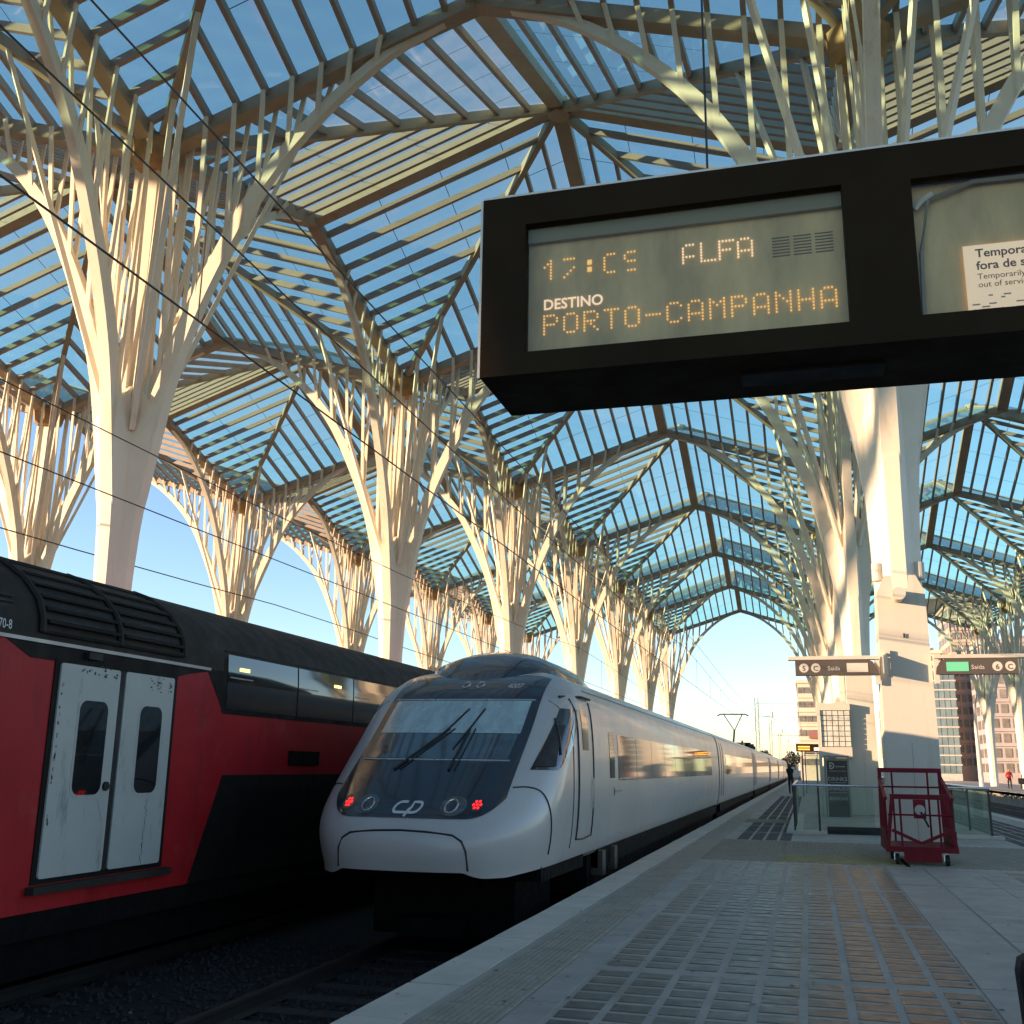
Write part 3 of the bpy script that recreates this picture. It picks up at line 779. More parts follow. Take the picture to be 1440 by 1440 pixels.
def red_coach(root, y0, y1):
    b = MB(); prof = [(HW, .02), (HW, 2.50)]
    MB().box(RX-HW, SIDE, y0, y1, .02, 2.50).build('coach_side', M['red'], root)
    rr = RP + [(-w, z) for w, z in reversed(RP[:-1])]
    ro = MB().loft([[(RX+w, y0, z+.001) for w, z in rr], [(RX+w, y1, z+.001) for w, z in rr]]).build('roof', M['redroof'], root); smooth_angle(ro, 30)
    MB().box(RX-1.38, SIDE-.02, y0+.1, y1-.1, -.22, .02).build('underframe', M['under'], root)
    MB().box(RX-1.2, SIDE-.2, y0+.1, y1-.1, -.60, -.22).build('equipment_box', M['under'], root)
    for yb_ in (y0+3.2, y1-3.2):
        g = MB()
        for q in (-1.25, 1.25):
            for s in (-1, 1): g.cyl((RX+s*.80, yb_+q, RAIL_Z+.45), (RX+s*.94, yb_+q, RAIL_Z+.45), .45, 20)
        g.box(RX-1.1, RX+1.1, yb_-1.6, yb_+1.6, -.5, -.3); g.build('bogie', M['under'], root)
S1 = SIDE
red_coach(coach, 0.9, 26.4)
MB().box(S1, S1+.022, 0.9, 11.36, 2.478, 2.512).build('side_moulding', M['moulding'], coach)
# black paint: band under the moulding over the doors, window band, lower deck
MB().prism([(8.25,2.33),(10.62,2.33),(10.9,2.40),(11.42,2.478),(7.9,2.478)], S1+.001, S1+.006, 'x').build('door_header', M['bandblack'], coach)
MB().prism([(11.30,2.499),(11.75,1.98),(26.3,1.98),(26.3,2.499)], S1+.001, S1+.005, 'x').build('window_band', M['bandblack'], coach)
def upper(y0, y1, name, m, z0=2.04, z1=2.72, off=.012, parent=None):
    zs = [z0, 2.3, 2.50, 2.60, z1]
    rows = [[(RX+rx(z)+off, y0, z), (RX+rx(z)+off, y1, z)] for z in zs]
    return MB().loft(rows, False, 0, False).build(name, m, parent or coach, smooth=True)
yy = 11.78
upper(11.70, 26.3, 'window_surround', M['bandblack'], 1.99, 2.77, .007)
k = 0
while yy < 24.5:
    wdt = 1.9
    w = upper(yy, yy+wdt, 'window_pane', M['coachglass'])
    MB().box(S1+.013, S1+.02, yy+.05, yy+.62, 2.43, 2.445).build('vent_frame', M['moulding'], w)
    yy += wdt+.04; k += 1
for y in (12.05, 14.9, 18.6): MB().box(S1+.0125, S1+.0145, y, y+.26, 2.55-.02, 2.575).build('ceiling_lamp', M['cablight'], coach)
MB().prism([(11.84,1.24),(26.3,1.24),(26.3,.021),(11.24,.021)], S1+.001, S1+.006, 'x').build('lower_deck_band', M['bandblack'], coach)
for k in range(7): MB().box(S1+.006, S1+.011, 12.3+k*1.94, 14.15+k*1.94, .42, 1.08).build('lower_window_pane', M['lowglass'], coach)
MB().box(S1+.001, S1+.02, 13.55, 14.5, 1.36, 1.56).build('vent_grille', M['under'], coach)
MB().box(S1+.001, S1+.004, 12.7, 13.1, 1.62, 1.80).build('access_flap', M['red'], coach)
# doors
dr = MB().box(S1-.001, S1+.012, 8.60, 10.68, .26, 2.36).build('door_frame', M['bandblack'], coach)
def rrect(y0, y1, z0, z1, r, n=6):
    out = []
    for (cy_, cz, a) in ((y1-r, z0+r, -90), (y1-r, z1-r, 0), (y0+r, z1-r, 90), (y0+r, z0+r, 180)):
        out += [(cy_+r*math.cos(R(a+90*k/n)), cz+r*math.sin(R(a+90*k/n))) for k in range(n+1)]
    return out
for y0, y1, wa, wb in ((8.67, 9.60, 9.00, 9.44), (9.70, 10.60, 10.00, 10.40)):
    lf = MB().prism(rrect(y0, y1, .31, 2.32, .03), S1+.002, S1+.030, 'x').build('door_leaf', M['doorgrey'], coach)
    MB().prism(rrect(wa-.03, wb+.03, 1.03, 2.01, .12), S1+.030, S1+.034, 'x').build('window_seal', M['doorgrey'], lf)
    MB().prism(rrect(wa, wb, 1.06, 1.98, .10), S1+.032, S1+.038, 'x').build('door_glass', M['coachglass'], lf)
MB().box(S1+.012, S1+.024, 9.615, 9.685, .31, 2.32).build('door_rubber', M['black'], coach)
MB().cyl((S1+.02, 9.52, 1.14), (S1+.055, 9.52, 1.14), .045, 16).build('door_button', M['black'], coach)
MB().box(S1+.0, S1+.10, 8.55, 10.75, .18, .25).build('door_step', M['redroof'], coach)
MB().box(S1+.007, S1+.06, 9.02, 9.24, 2.39, 2.46).build('door_lamp', M['black'], coach)
lettering('coach_number', '670-8', .125, lambda x, z: (S1+.03-.06*z, 7.72+x, 2.555+z), M['logo'], coach, sx=.75)
# roof air vents: two arched frames with louvres
def arc_rib(y, w, z0=2.58, z1=3.36, off=.03):
    pts = [z0+(z1-z0)*i/10 for i in range(11)]
    return [(RX+rx(z)+off, y, z) for z in pts]
for ya, yb in ((8.35, 9.55), (9.55, 10.75)):
    rows = []
    for i in range(9):
        z = 2.66+.62*i/8; rows.append([(RX+rx(z)+.006, ya+.05, z), (RX+rx(z)+.006, yb-.05, z)])
    gr = MB().loft(rows, False, 0, False).build('roof_vent', M['black'], coach)
    for i in range(5):
        z = 2.70+.13*i; MB().bar((RX+rx(z)+.03, ya+.05, z), (RX+rx(z)+.03, yb-.05, z), .09, .022, (.4, 0, 1)).build('louvre', M['redroof'], gr)
for y in (8.35, 9.55, 10.75): MB().tube(arc_rib(y, .05), .034, 6).build('vent_rib', M['redroof'], coach)
for z in (2.60, 3.34): MB().tube([(RX+rx(z)+.02, 8.35, z), (RX+rx(z)+.02, 10.75, z)], .03, 6).build('vent_rail', M['redroof'], coach)
for k in range(4): MB().bar((RX+rx(2.86)+.012, 6.6, 2.72+k*.05), (RX+rx(2.86)+.03, 8.0, 2.72+k*.05), .02, .02).build('roof_louvre', M['black'], coach)
for y in (6.9, 17.1, 21.0):
    MB().box(S1, S1+.004, y, y+.012, .03 if y < 11.2 else 1.25, 2.30 if y < 11.2 else 1.97).build('panel_joint', M['bandblack'], coach)
rr = random.Random(21); b = MB()
def chip(y, z, w, h, x=S1+.0312):
    n = 6; b.poly([(x, y+w*rr.uniform(.5,1)*math.cos(2*math.pi*k/n), z+h*rr.uniform(.5,1)*math.sin(2*math.pi*k/n)) for k in range(n)])
for k in range(24): chip(8.70+abs(rr.gauss(0,.012)), rr.uniform(.75, 2.15), rr.uniform(.006,.016), rr.uniform(.010,.035))
for k in range(30): chip(10.27+rr.gauss(0,.012)-.02*k/30, .98-k*.022, rr.uniform(.003,.010), rr.uniform(.010,.03))
for k in range(22): chip(rr.uniform(8.95, 9.55), 2.27+rr.gauss(0,.03), rr.uniform(.008,.03), rr.uniform(.006,.02))
for k in range(26): chip(rr.uniform(10.1, 10.55), 2.22+rr.gauss(0,.04), rr.uniform(.006,.03), rr.uniform(.005,.016))
for k in range(9): chip(9.42+k*.012, 1.0-k*.025, .006, .012)
b.build('paint_chips', mat('chipped_dark_paint', (.035, .04, .038), .7), coach, kind='stuff')
c2 = thing('double_deck_coach', 'second red double-deck coach, mostly hidden behind the silver train', 'train', (RX, 27.2, RAIL_Z))
red_coach(c2, 27.2, 52)
c3 = thing('double_deck_coach', 'red double-deck coach left of the camera, outside the view', 'train', (RX, -25, RAIL_Z))
red_coach(c3, -25, 0.1)
# ================================================================ hanging departure display
M['signbody'] = mat('dark_brown_sign_housing', (0.030, 0.017, 0.008), 0.6, var=0.15, vs_=2, spec=0.06)
M['display'] = mat('panel_with_painted_reflection', (0.76, 0.51, 0.25), 0.5, var=0.28, vs_=3.2, sc=(1.6, 1, .5))  # tan brightness paints the cover glass reflections into the panel colour
M['dispglass'] = glass_mat('display_cover_glass', (0.9, 0.9, 0.84), 1, 0.05, 0.6, (0.5, 0.48, 0.40), 0.08)
M['led'] = mat('yellow_flip_dot', (0.65, 0.55, 0.25), 0.5, emit=(1.0, 0.74, 0.30), es=0.20)
M['ledw'] = mat('white_flip_dot', (0.75, 0.75, 0.66), 0.5, emit=(1.0, 0.93, 0.78), es=0.22)
M['print'] = mat('white_print', (0.78, 0.74, 0.66), 0.5, emit=(0.9, 0.85, 0.72), es=0.22)
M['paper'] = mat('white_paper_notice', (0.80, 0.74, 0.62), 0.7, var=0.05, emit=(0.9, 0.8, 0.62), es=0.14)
M['ink'] = mat('grey_ink', (0.12, 0.11, 0.10), 0.7)
M['edge'] = mat('pale_sign_edge', (0.75, 0.70, 0.60), 0.4)
SY = 4.2; SX0 = -1.34
sg = thing('departure_display', 'large black hanging departure display showing PORTO-CAMPANHA', 'display', (0.8, 4.46, 3.1))
SX1 = 3.4
WN = [(-1.135, .258, 3.205, 3.835), (.535, 1.95, 3.205, 3.82)]
b = MB(); xs = [SX0, WN[0][0], WN[0][1], WN[1][0], WN[1][1], SX1]
# front face frame round the two windows, then the shell
for i in range(5):
    if i in (1, 3):
        w = WN[0] if i == 1 else WN[1]
        b.box(xs[i], xs[i+1], SY, SY+.06, 3.10, w[2]); b.box(xs[i], xs[i+1], SY, SY+.06, w[3], 3.985)
    else: b.box(xs[i], xs[i+1], SY, SY+.06, 3.10, 3.985)
b.box(SX0, SX1, SY+.06, SY+.52, 3.10, 3.13); b.box(SX0, SX1, SY+.06, SY+.52, 3.955, 3.985); b.box(SX0, SX0+.03, SY+.06, SY+.52, 3.13, 3.955)
b.box(SX1-.03, SX1, SY+.06, SY+.52, 3.13, 3.955); b.box(SX0, SX1, SY+.52, SY+.54, 3.10, 3.985)
b.build('housing', M['signbody'], sg)
MB().box(SX0-.012, SX0, SY+.002, SY+.02, 3.10, 3.985).build('painted_sunlit_edge', M['edge'], sg)  # pale strip added to stand for the sunlit left side of the housing
MB().box(SX0, SX1, SY+.004, SY+.5, 3.986, 3.998).build('top_cover', M['edge'], sg)
MB().box(-.2, .4, SY+.2, SY+.35, 3.085, 3.10).build('service_hatch', M['black'], sg)
for i, w in enumerate(WN):
    dp = MB().box(w[0], w[1], SY+.075, SY+.09, w[2], w[3]).build('display_panel', M['display'], sg)
    MB().poly([(w[0], SY+.03, w[2]), (w[1], SY+.03, w[2]), (w[1], SY+.03, w[3]), (w[0], SY+.03, w[3])]).build('cover_glass', M['dispglass'], dp)
    if i == 0:
        MB().box(w[0]+.002, w[1]-.002, SY+.05, SY+.074, 3.762, w[3]-.002).build('header_strip', mat('olive_header', (.26,.23,.13), .5), dp)
        panel1 = dp
    else: panel2 = dp
F5 = {
 'P': ['1111.','1...1','1...1','1111.','1....','1....','1....'], 'O': ['.111.','1...1','1...1','1...1','1...1','1...1','.111.'],
 'R': ['1111.','1...1','1...1','1111.','1.1..','1..1.','1...1'], 'T': ['11111','..1..','..1..','..1..','..1..','..1..','..1..'],
 '-': ['.....','.....','.....','11111','.....','.....','.....'], 'C': ['.111.','1...1','1....','1....','1....','1...1','.111.'],
 'A': ['.111.','1...1','1...1','1...1','11111','1...1','1...1'], 'M': ['1...1','11.11','1.1.1','1...1','1...1','1...1','1...1'],
 'N': ['1...1','11..1','1.1.1','1..11','1...1','1...1','1...1'], 'H': ['1...1','1...1','1...1','11111','1...1','1...1','1...1'],
 'F': ['11111','1....','1....','1111.','1....','1....','1....'], 'L': ['1....','1....','1....','1....','1....','1....','11111'],
 # characters of the worn display that miss dots
 'a': ['.111.','1....','1....','1....','1111.','1....','1....'], '1': ['..1..','.11..','1.1..','..1..','..1..','..1..','..1..'],
 '2': ['1111.','.....','.....','...1.','..1..','.1...','1....'], 'c': ['.111.','1....','1....','1....','1....','1....','.111.'],
 '9': ['.111.','1....','1....','.111.','.....','.....','.111.'], ' ': ['.....']*7}
def led_line(txt, x0, ztop, pitch, cw, rh, m, nm, parent):
    b = MB()
    for i, ch in enumerate(txt):
        if ch == ':':
            for z in (ztop-1.9*rh, ztop-4.3*rh): b.box(x0+i*pitch+.015, x0+i*pitch+.035, SY+.068, SY+.074, z-.011, z+.011)
            continue
        for r_, row in enumerate(F5[ch]):
            for c_, v in enumerate(row):
                if v == '1':
                    x = x0+i*pitch+c_*cw; z = ztop-r_*rh
                    b.box(x-.0037, x+.0037, SY+.068, SY+.0745, z-.0034, z+.0034)
    return b.build(nm, m, parent, kind='stuff')
led_line('PORTO-CAMPANHA', -1.06, 3.400, .0933, .0150, .0148, M['led'], 'led_text', panel1)
led_line('12:c9', -1.06, 3.672, .0933, .0150, .0148, M['led'], 'led_text', panel1)
led_line('aLFA', -.425, 3.672, .0800, .0150, .0142, M['ledw'], 'led_text', panel1)
lettering('printed_text', 'DESTINO', .072, lambda x, z: (-1.065+x, SY+.070, 3.430+z), M['print'], panel1, bold=True, sx=.93)
b = MB()                                  # faint unlit dot rows at the right of the panel
for k in range(3):
    for r_ in range(7): b.box(-.04+k*.09, .035+k*.09, SY+.0735, SY+.0748, 3.655-r_*.0145, 3.661-r_*.0145)
b.build('unlit_rows', mat('brown_unlit_dots', (.20,.15,.09), .6), panel1, kind='stuff')
# torn film round the second window and the paper notice
MB().tube([(.55, SY+.05, 3.22), (.56, SY+.05, 3.5), (.60, SY+.05, 3.74), (.78, SY+.05, 3.80), (1.3, SY+.05, 3.79)], .010, 5).build('torn_film_edge', mat('tan_plastic_film', (.30, .26, .19), .4), panel2)
MB().tube([(.545, SY+.045, 3.70), (.575, SY+.045, 3.735), (.62, SY+.045, 3.765)], .012, 5).build('sticky_tape', M['edge'], panel2)
nt_ = thing('paper_notice', 'white paper notice reading Temporariamente fora de servico in the display window', 'notice', (1.0, SY+.064, 3.21))
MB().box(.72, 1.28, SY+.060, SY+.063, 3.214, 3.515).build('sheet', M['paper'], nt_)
def pl_(x0, z0): return lambda x, z: (x0+x, SY+.0585, z0+z)
for txt, z0, s in (('Temporariamente', 3.460, .052), ('fora de serviço', 3.405, .052), ('Temporarily', 3.362, .036), ('out of service', 3.326, .036)):
    lettering('notice_text', txt, s, pl_(.765, z0), M['ink'], nt_, bold=s > .04)
b = MB(); rr = random.Random(3)
for k in range(40): x_ = rr.uniform(.72, 1.25); z_ = 3.225+.012*rr.randrange(6); b.box(x_, x_+rr.uniform(.01, .05), SY+.0585, SY+.0595, z_, z_+.006)
b.build('small_print', mat('faded_print', (.45,.42,.36), .7), nt_, kind='stuff')
for x in (-.32, 2.4):
    MB().cyl((x, SY+.27, 3.99), (x, SY+.27, 19.0), .006, 6).build('hanger_cable', M['wire'], sg)

# ================================================================ column pedestals
def pedestal(x, y, label):
    p = thing('column_pedestal', label, 'pedestal', (x, y, 0), 'white clad column feet')
    h = .41
    def sq(a, z): return [(x-a, y-a, z), (x+a, y-a, z), (x+a, y+a, z), (x-a, y+a, z)]
    MB().loft([sq(h+.03, 0), sq(h+.03, 2.0), sq(h, 4.55)]).build('cladding', M['white'], p)
    MB().loft([sq(h, 4.551), [(x-.27, y-h, 4.86), (x+.27, y-h, 4.86), (x+.27, y+h, 4.86), (x-.27, y+h, 4.86)]]).build('shoulder', M['white'], p)
    MB().box(x-.003, x+.003, y-h-.034, y-h-.02, .1, 1.9).build('cladding_joint', M['mast'], p)
    return p
p1 = pedestal(X0, Y1, 'white clad column foot behind the red luggage cart')
cl = MB().cyl((X0-.06, Y1-.42, 4.47), (X0-.06, Y1-.80, 4.47), .115, 20).build('floodlight', M['white'], p1); smooth_angle(cl)
for s in (-1, 1): MB().cyl((X0+s*.36, Y1-.2, 4.80), (X0+s*.36, Y1-.2, 5.12), .10, 14).build('spotlight', M['white'], p1)
MB().box(X0-.01, X0+.02, Y1-.455, Y1-.44, 3.72, 3.80).build('keyhole', M['black'], p1)
p2 = pedestal(X0, Y1+PX, 'white clad column foot behind the glass block panels and drinks board')
for k in range(2, 5): pedestal(X0, Y1+PX*k, ['', '', 'white clad column foot far down the platform, third', 'white clad column foot far down the platform, fourth', 'white clad column foot far down the platform, fifth'][k])
# small plate bracket
pb = thing('flag_plate', 'small cream plate projecting from the white column foot', 'sign', (X0-.32, Y1-.5, 3.1))
MB().add([(X0-.42,Y1-.85,3.06),(X0-.40,Y1-.85,3.06),(X0-.30,Y1-.46,3.06),(X0-.32,Y1-.46,3.06),(X0-.42,Y1-.85,3.36),(X0-.40,Y1-.85,3.36),(X0-.30,Y1-.46,3.46),(X0-.32,Y1-.46,3.46)], [(0,3,2,1),(4,5,6,7),(0,1,5,4),(1,2,6,5),(2,3,7,6),(3,0,4,7)]).build('plate', M['white'], pb)
MB().box(X0-.36, X0-.26, Y1-.5, Y1-.432, 3.40, 3.50).build('clamp', M['white'], pb)

# ================================================================ exit sign arms
M['signbrown'] = mat('brown_sign_face', (0.085, 0.065, 0.05), 0.4, var=0.1)
M['green'] = mat('green_pictogram', (0.03, 0.20, 0.12), 0.4, emit=(0.05, 0.35, 0.2), es=0.5)
M['disc'] = mat('sign_disc', (0.55, 0.51, 0.44), 0.5)
def exit_sign(x0, x1, side, label, nums):
    s = thing('exit_sign', label, 'sign', ((x0+x1)/2, Y1-.5, 3.05))
    y0, y1 = Y1-.56, Y1-.40
    if side < 0: poly = [(x0, 3.06), (x1-.02, 3.06), (x1-.04, 3.18), (x1-.12, 3.30), (x1-.22, 3.335), (x0, 3.335)]
    else: poly = [(x0+.02, 3.06), (x1, 3.06), (x1, 3.335), (x0+.22, 3.335), (x0+.12, 3.30), (x0+.04, 3.18)]
    MB().prism(poly, y0, y1, 'y').build('sign_board', M['signbrown'], s)
    MB().box(x0-(.12 if side < 0 else 0), x1+(.12 if side > 0 else 0), y0-.02, y1+.02, 3.337, 3.40).build('top_rail', M['white'], s)
    MB().box(x0 if side > 0 else x1-.08, x0+.08 if side > 0 else x1, y0+.03, y1-.03, 2.9, 3.336).build('bracket', M['white'], s)
    f = lambda cx: (lambda x, z: (cx+x, y0-.006, 3.145+z))
    xa = x0+.12 if side < 0 else x1-.36
    for k, n in enumerate(nums):
        cx = xa+k*.205+.03
        d = MB().poly([(cx+.082*math.cos(2*math.pi*i/20), y0-.003, 3.19+.082*math.sin(2*math.pi*i/20)) for i in range(20)]).build('number_disc', M['disc'], s)
        lettering('disc_number', n, .125, lambda x, z, cx=cx: (cx+x, y0-.006, 3.14+z), M['signbrown'], d, True, 'CENTER')
    lettering('sign_text', 'Saída', .105, f(x0+.56 if side < 0 else x0+.60), M['disc'], s, sx=1.0)
    bx0 = x1-.62+.06 if side < 0 else x0+.20
    MB().box(bx0, bx0+.36, y0-.008, y0-.002, 3.11, 3.27).build('pictogram_panel', M['disc'] if side < 0 else M['green'], s)
exit_sign(-.14, X0-.45, -1, 'brown exit sign arm left of the white column, numbered 5', ('5', 'C'))
exit_sign(X0+.45, 3.56, 1, 'brown exit sign arm right of the white column, numbered 6', ('6', 'C'))

# ================================================================ stair kiosk with glass blocks behind
ky = Y1+PX-.78
kk = thing('stair_kiosk', 'white kiosk frame with glass block panels round the second column', 'kiosk', (X0, ky, 0))
MB().box(.45, 1.40, ky, ky+.5, 1.80, 2.14).build('lintel', M['white'], kk); MB().box(2.30, 2.62, ky, ky+.5, 1.80, 2.14).build('lintel', M['white'], kk)
MB().box(.45, 1.40, ky, ky+.5, 3.32, 3.55).build('top_beam', M['white'], kk)
MB().box(.36, .449, ky, ky+.5, 0, 3.55).build('frame_post', M['white'], kk); MB().box(2.621, 2.70, ky, ky+.5, 0, 3.40).build('frame_post', M['white'], kk)
for (xa, n) in ((.46, 5), (2.31, 2)):
    bw = .93/5 if n == 5 else .155
    MB().box(xa, xa+bw*n, ky+.12, ky+.2, 2.141, 3.319).build('block_mortar', M['concrete'], kk)
    pr = None
    for i in range(n):
        for j in range(7):
            x, z = xa+i*bw, 2.15+j*.167
            if pr is None: pr = MB().box(xa+.012, xa+bw-.012, ky+.06, ky+.125, 2.162, 2.305).build('wall_glass_block', M['clearblock'], kk); base = (x, z)
            elif j or i: dup(pr, kk, (x-base[0], 0, z-base[1]))
MB().box(.50, 1.36, ky+.3, ky+.36, 0, 1.79).build('back_wall', M['white'], kk)
MB().box(2.33, 2.60, ky+.2, ky+.24, .2, 1.79).build('side_glazing', M['railglass'], kk)
# drinks board
M['boardblack'] = mat('black_menu_board', (0.012, 0.014, 0.014), 0.35)
M['menutext'] = mat('grey_menu_lettering', (0.30, 0.31, 0.30), 0.5)
db = thing('menu_board', 'tall black menu board reading DRINKS SNACKS BEBIDAS', 'sign', (.86, 35.0, 0))
MB().box(.55, 1.17, 35.0, 35.05, .0, 1.70).build('board', M['boardblack'], db)
for x in (.50, 1.20): MB().box(x-.03, x+.03, 35.0, 35.08, 0, 1.78).build('frame', M['mast'], db)
MB().box(.47, 1.23, 35.0, 35.08, 1.785, 1.85).build('frame_top', M['mast'], db)
bl = lambda x0, z0: (lambda x, z: (x0+x, 34.992, z0+z))
for txt, z0, s in (('DRINKS', 1.08, .165), ('SNACKS', .80, .165), ('BEBIDAS', .50, .15)):
    lettering('menu_text', txt, s, bl(.86, z0), M['menutext'], db, True, 'CENTER')
for z in (1.37, 1.02, .72): MB().box(.60, 1.12, 34.992, 34.998, z, z+.015).build('rule', M['menutext'], db)
MB().tube([(.68+.085*math.cos(R(a)), 34.99, 1.54+.085*math.sin(R(a))) for a in range(-130, 131, 20)], .018, 5).build('emblem', M['disc'], db)
MB().add([(.63, 34.99, 1.49), (.72, 34.99, 1.54), (.63, 34.99, 1.59)], [(0,1,2)]).build('emblem_arrow', M['disc'], db)
MB().box(.80, 1.10, 34.992, 34.998, 1.50, 1.53).build('menu_text_small', M['menutext'], db)

# ================================================================ glass balustrade round the stairs
bs = thing('glass_balustrade', 'green glass balustrade with dark posts round the stairwell', 'railing', (1.7, 25.6, 0))
def gpane(p, q, h0=.08, h1=1.02):
    d = (Vector(q)-Vector(p)).normalized(); n = Vector((-d.y, d.x, 0))*.008; p, q = Vector(p), Vector(q)
    MB().add([p-n+Vector((0,0,h0)), q-n+Vector((0,0,h0)), q+n+Vector((0,0,h0)), p+n+Vector((0,0,h0)), p-n+Vector((0,0,h1)), q-n+Vector((0,0,h1)), q+n+Vector((0,0,h1)), p+n+Vector((0,0,h1))],
        [(0,3,2,1),(4,5,6,7),(0,1,5,4),(1,2,6,5),(2,3,7,6),(3,0,4,7)]).build('glass_panel', M['railglass'], bs)
gpane((-.33,25.6,0), (.17,25.6,0)); gpane((.20,25.6,0), (1.38,25.6,0)); gpane((2.3,25.6,0), (3.0,25.6,0)); gpane((3.03,25.6,0), (3.74,25.6,0))
for k in range(6): gpane((-.36, 25.7+k*1.6, 0), (-.36, 27.25+k*1.6, 0)); gpane((3.78, 25.7+k*1.6, 0), (3.78, 27.25+k*1.6, 0))
for x, y in ((-.36,25.6),(-.36,27.3),(.185,25.6),(3.78,25.6),(3.02,25.6),(-.36,28.9),(3.78,28.9)): MB().box(x-.022, x+.022, y-.03, y+.03, .0, 1.02).build('post', M['blacksteel'], bs)
MB().tube([(-.36,35.2,1.06),(-.36,25.6,1.06),(3.78,25.6,1.06),(3.78,35.2,1.06)], .028, 8).build('handrail', M['chrome'], bs)
MB().box(-.55, .34, 25.35, 25.8, .0, .06).build('plinth', M['stone'], bs); MB().box(2.9, 4.0, 25.35, 25.8, 0, .06).build('plinth', M['stone'], bs)
MB().box(-.55, -.2, 25.81, 35.2, .0, .06).build('side_plinth', M['stone'], bs); MB().box(.345, 2.895, 25.62, 25.78, 0, .16).build('painted_shadow_strip', M['black'], bs)  # black strip stands for the shadow at the foot of the glass

# ================================================================ red luggage cart
ct = thing('luggage_cart', 'dark red steel luggage cart parked on the platform', 'cart', (1.62, 18.3, 0))
ca, cb_, cf, cr = 1.10, 2.14, 17.75, 19.15
MB().box(ca, cb_, cf, cr, .20, .28).build('deck', M['red_cart'], ct)
MB().box(ca+.25, cb_-.25, cf-.04, cf+.001, .06, .24).build('drawbar_plate', M['red_cart'], ct)
for (y, h, ins) in ((cf+.04, 1.02, .10), (cr-.04, 1.42, .02)):
    nm = 'end_frame'; f = MB()
    f.bar((ca+.03, y, .28), (ca+.03+ins, y, h), .055, .055, (0,1,0)); f.bar((cb_-.03, y, .28), (cb_-.03-ins, y, h), .055, .055, (0,1,0))
    f.bar((ca+ins, y-.001, h), (cb_-ins, y-.001, h), .07, .075, (0,0,1)); f.build(nm, M['red_cart'], ct)
    MB().tube([(ca+.05, y-.03, h-.27), (cb_-.05, y-.03, h-.27)], .016, 6).build('cross_rod', M['red_cart'], ct)
    for s in (ca+.24, cb_-.24): MB().bar((s, y+.003, .28), (s, y+.003, h-.03), .03, .03, (0,1,0)).build('upright', M['red_cart'], ct)
MB().bar((ca+.1, cf+.02, .52), (1.62, cf+.02, .33), .03, .05, (0,0,1)).build('brace', M['red_cart'], ct); MB().bar((cb_-.1, cf+.02, .52), (1.62, cf+.02, .33), .03, .05, (0,0,1)).build('brace', M['red_cart'], ct)
MB().box(1.53, 1.71, cf-.01, cf+.02, .70, .98).build('latch_plate', M['red_cart'], ct)
hb = MB().cyl((1.62, cf-.04, .83), (1.62, cf-.005, .83), .075, 18).build('hub', M['moulding'], ct)
MB().bar((1.63, cf-.05, .80), (1.73, cf-.06, .58), .03, .03, (0,1,0)).build('lever', M['black'], ct)
for x in (ca+.01, cb_-.06):
    MB().box(x, x+.05, cf+.05, cr-.05, .282, .52).build('side_panel', M['red_cart'], ct)
    MB().bar((x+.025, cf+.05, .99), (x+.025, cr-.05, 1.30), .045, .045).build('side_rail', M['red_cart'], ct)
    for k in range(4):
        y = cf+.25+k*.3; MB().bar((x+.025, y, .50), (x+.025, y, .99+.31*(y-cf-.05)/1.3), .035, .03, (0,1,0)).build('side_bar', M['red_cart'], ct)
for x in (ca+.16, cb_-.16):
    for y in (cf+.12, cr-.15):
        w = MB().cyl((x-.025, y, .085), (x+.025, y, .085), .085, 18).build('caster_wheel', M['black'], ct)
        MB().bar((x-.045, y+.02, .20), (x-.045, y, .07), .012, .05, (0,1,0)).build('caster_fork', M['chrome'], w)

# ================================================================ black bag at the right edge
bgm = thing('black_bag', 'black rounded travel bag at the right edge of the platform', 'bag', (1.25, 6.5, 0))
rings = []
for z, s in ((0, .84), (.05, .93), (.2, .96), (.36, 1.0), (.43, .93), (.455, .75)):
    rings.append([(1.25+.22*s*max(-1, min(1, 1.25*math.cos(2*math.pi*k/24))), 6.55+.13*s*max(-1, min(1, 1.25*math.sin(2*math.pi*k/24))), z) for k in range(24)])
MB().loft(rings).build('bag_body', M['black'], bgm, smooth=True)
MB().tube([(1.09, 6.55, .44), (1.09, 6.55, .53), (1.17, 6.55, .55), (1.33, 6.55, .55), (1.41, 6.55, .53), (1.41, 6.55, .44)], .013, 6).build('handle', M['black'], bgm)

# ================================================================ small departure board further along
M['amber'] = mat('amber_text', (0.4, 0.2, 0.05), 0.5, emit=(0.9, 0.42, 0.10), es=0.8)
sb = thing('platform_display', 'small dark platform display with amber text on posts', 'display', (.05, 60, 0))
MB().box(-.6, .66, 60, 60.3, 2.36, 2.76).build('housing', M['signbody'], sb); MB().box(-.65, .70, 59.95, 60.35, 2.765, 2.83).build('cover', M['edge'], sb)
for z in (2.44, 2.58): MB().box(-.5, .12, 59.985, 59.995, z, z+.07).build('amber_line', M['amber'], sb)
MB().box(.34, .6, 59.985, 59.995, 2.42, 2.58).build('white_field', M['print'], sb)
for x in (-.3, .45): MB().cyl((x, 60.15, 0), (x, 60.15, 2.36), .05, 8).build('post', M['mast'], sb)
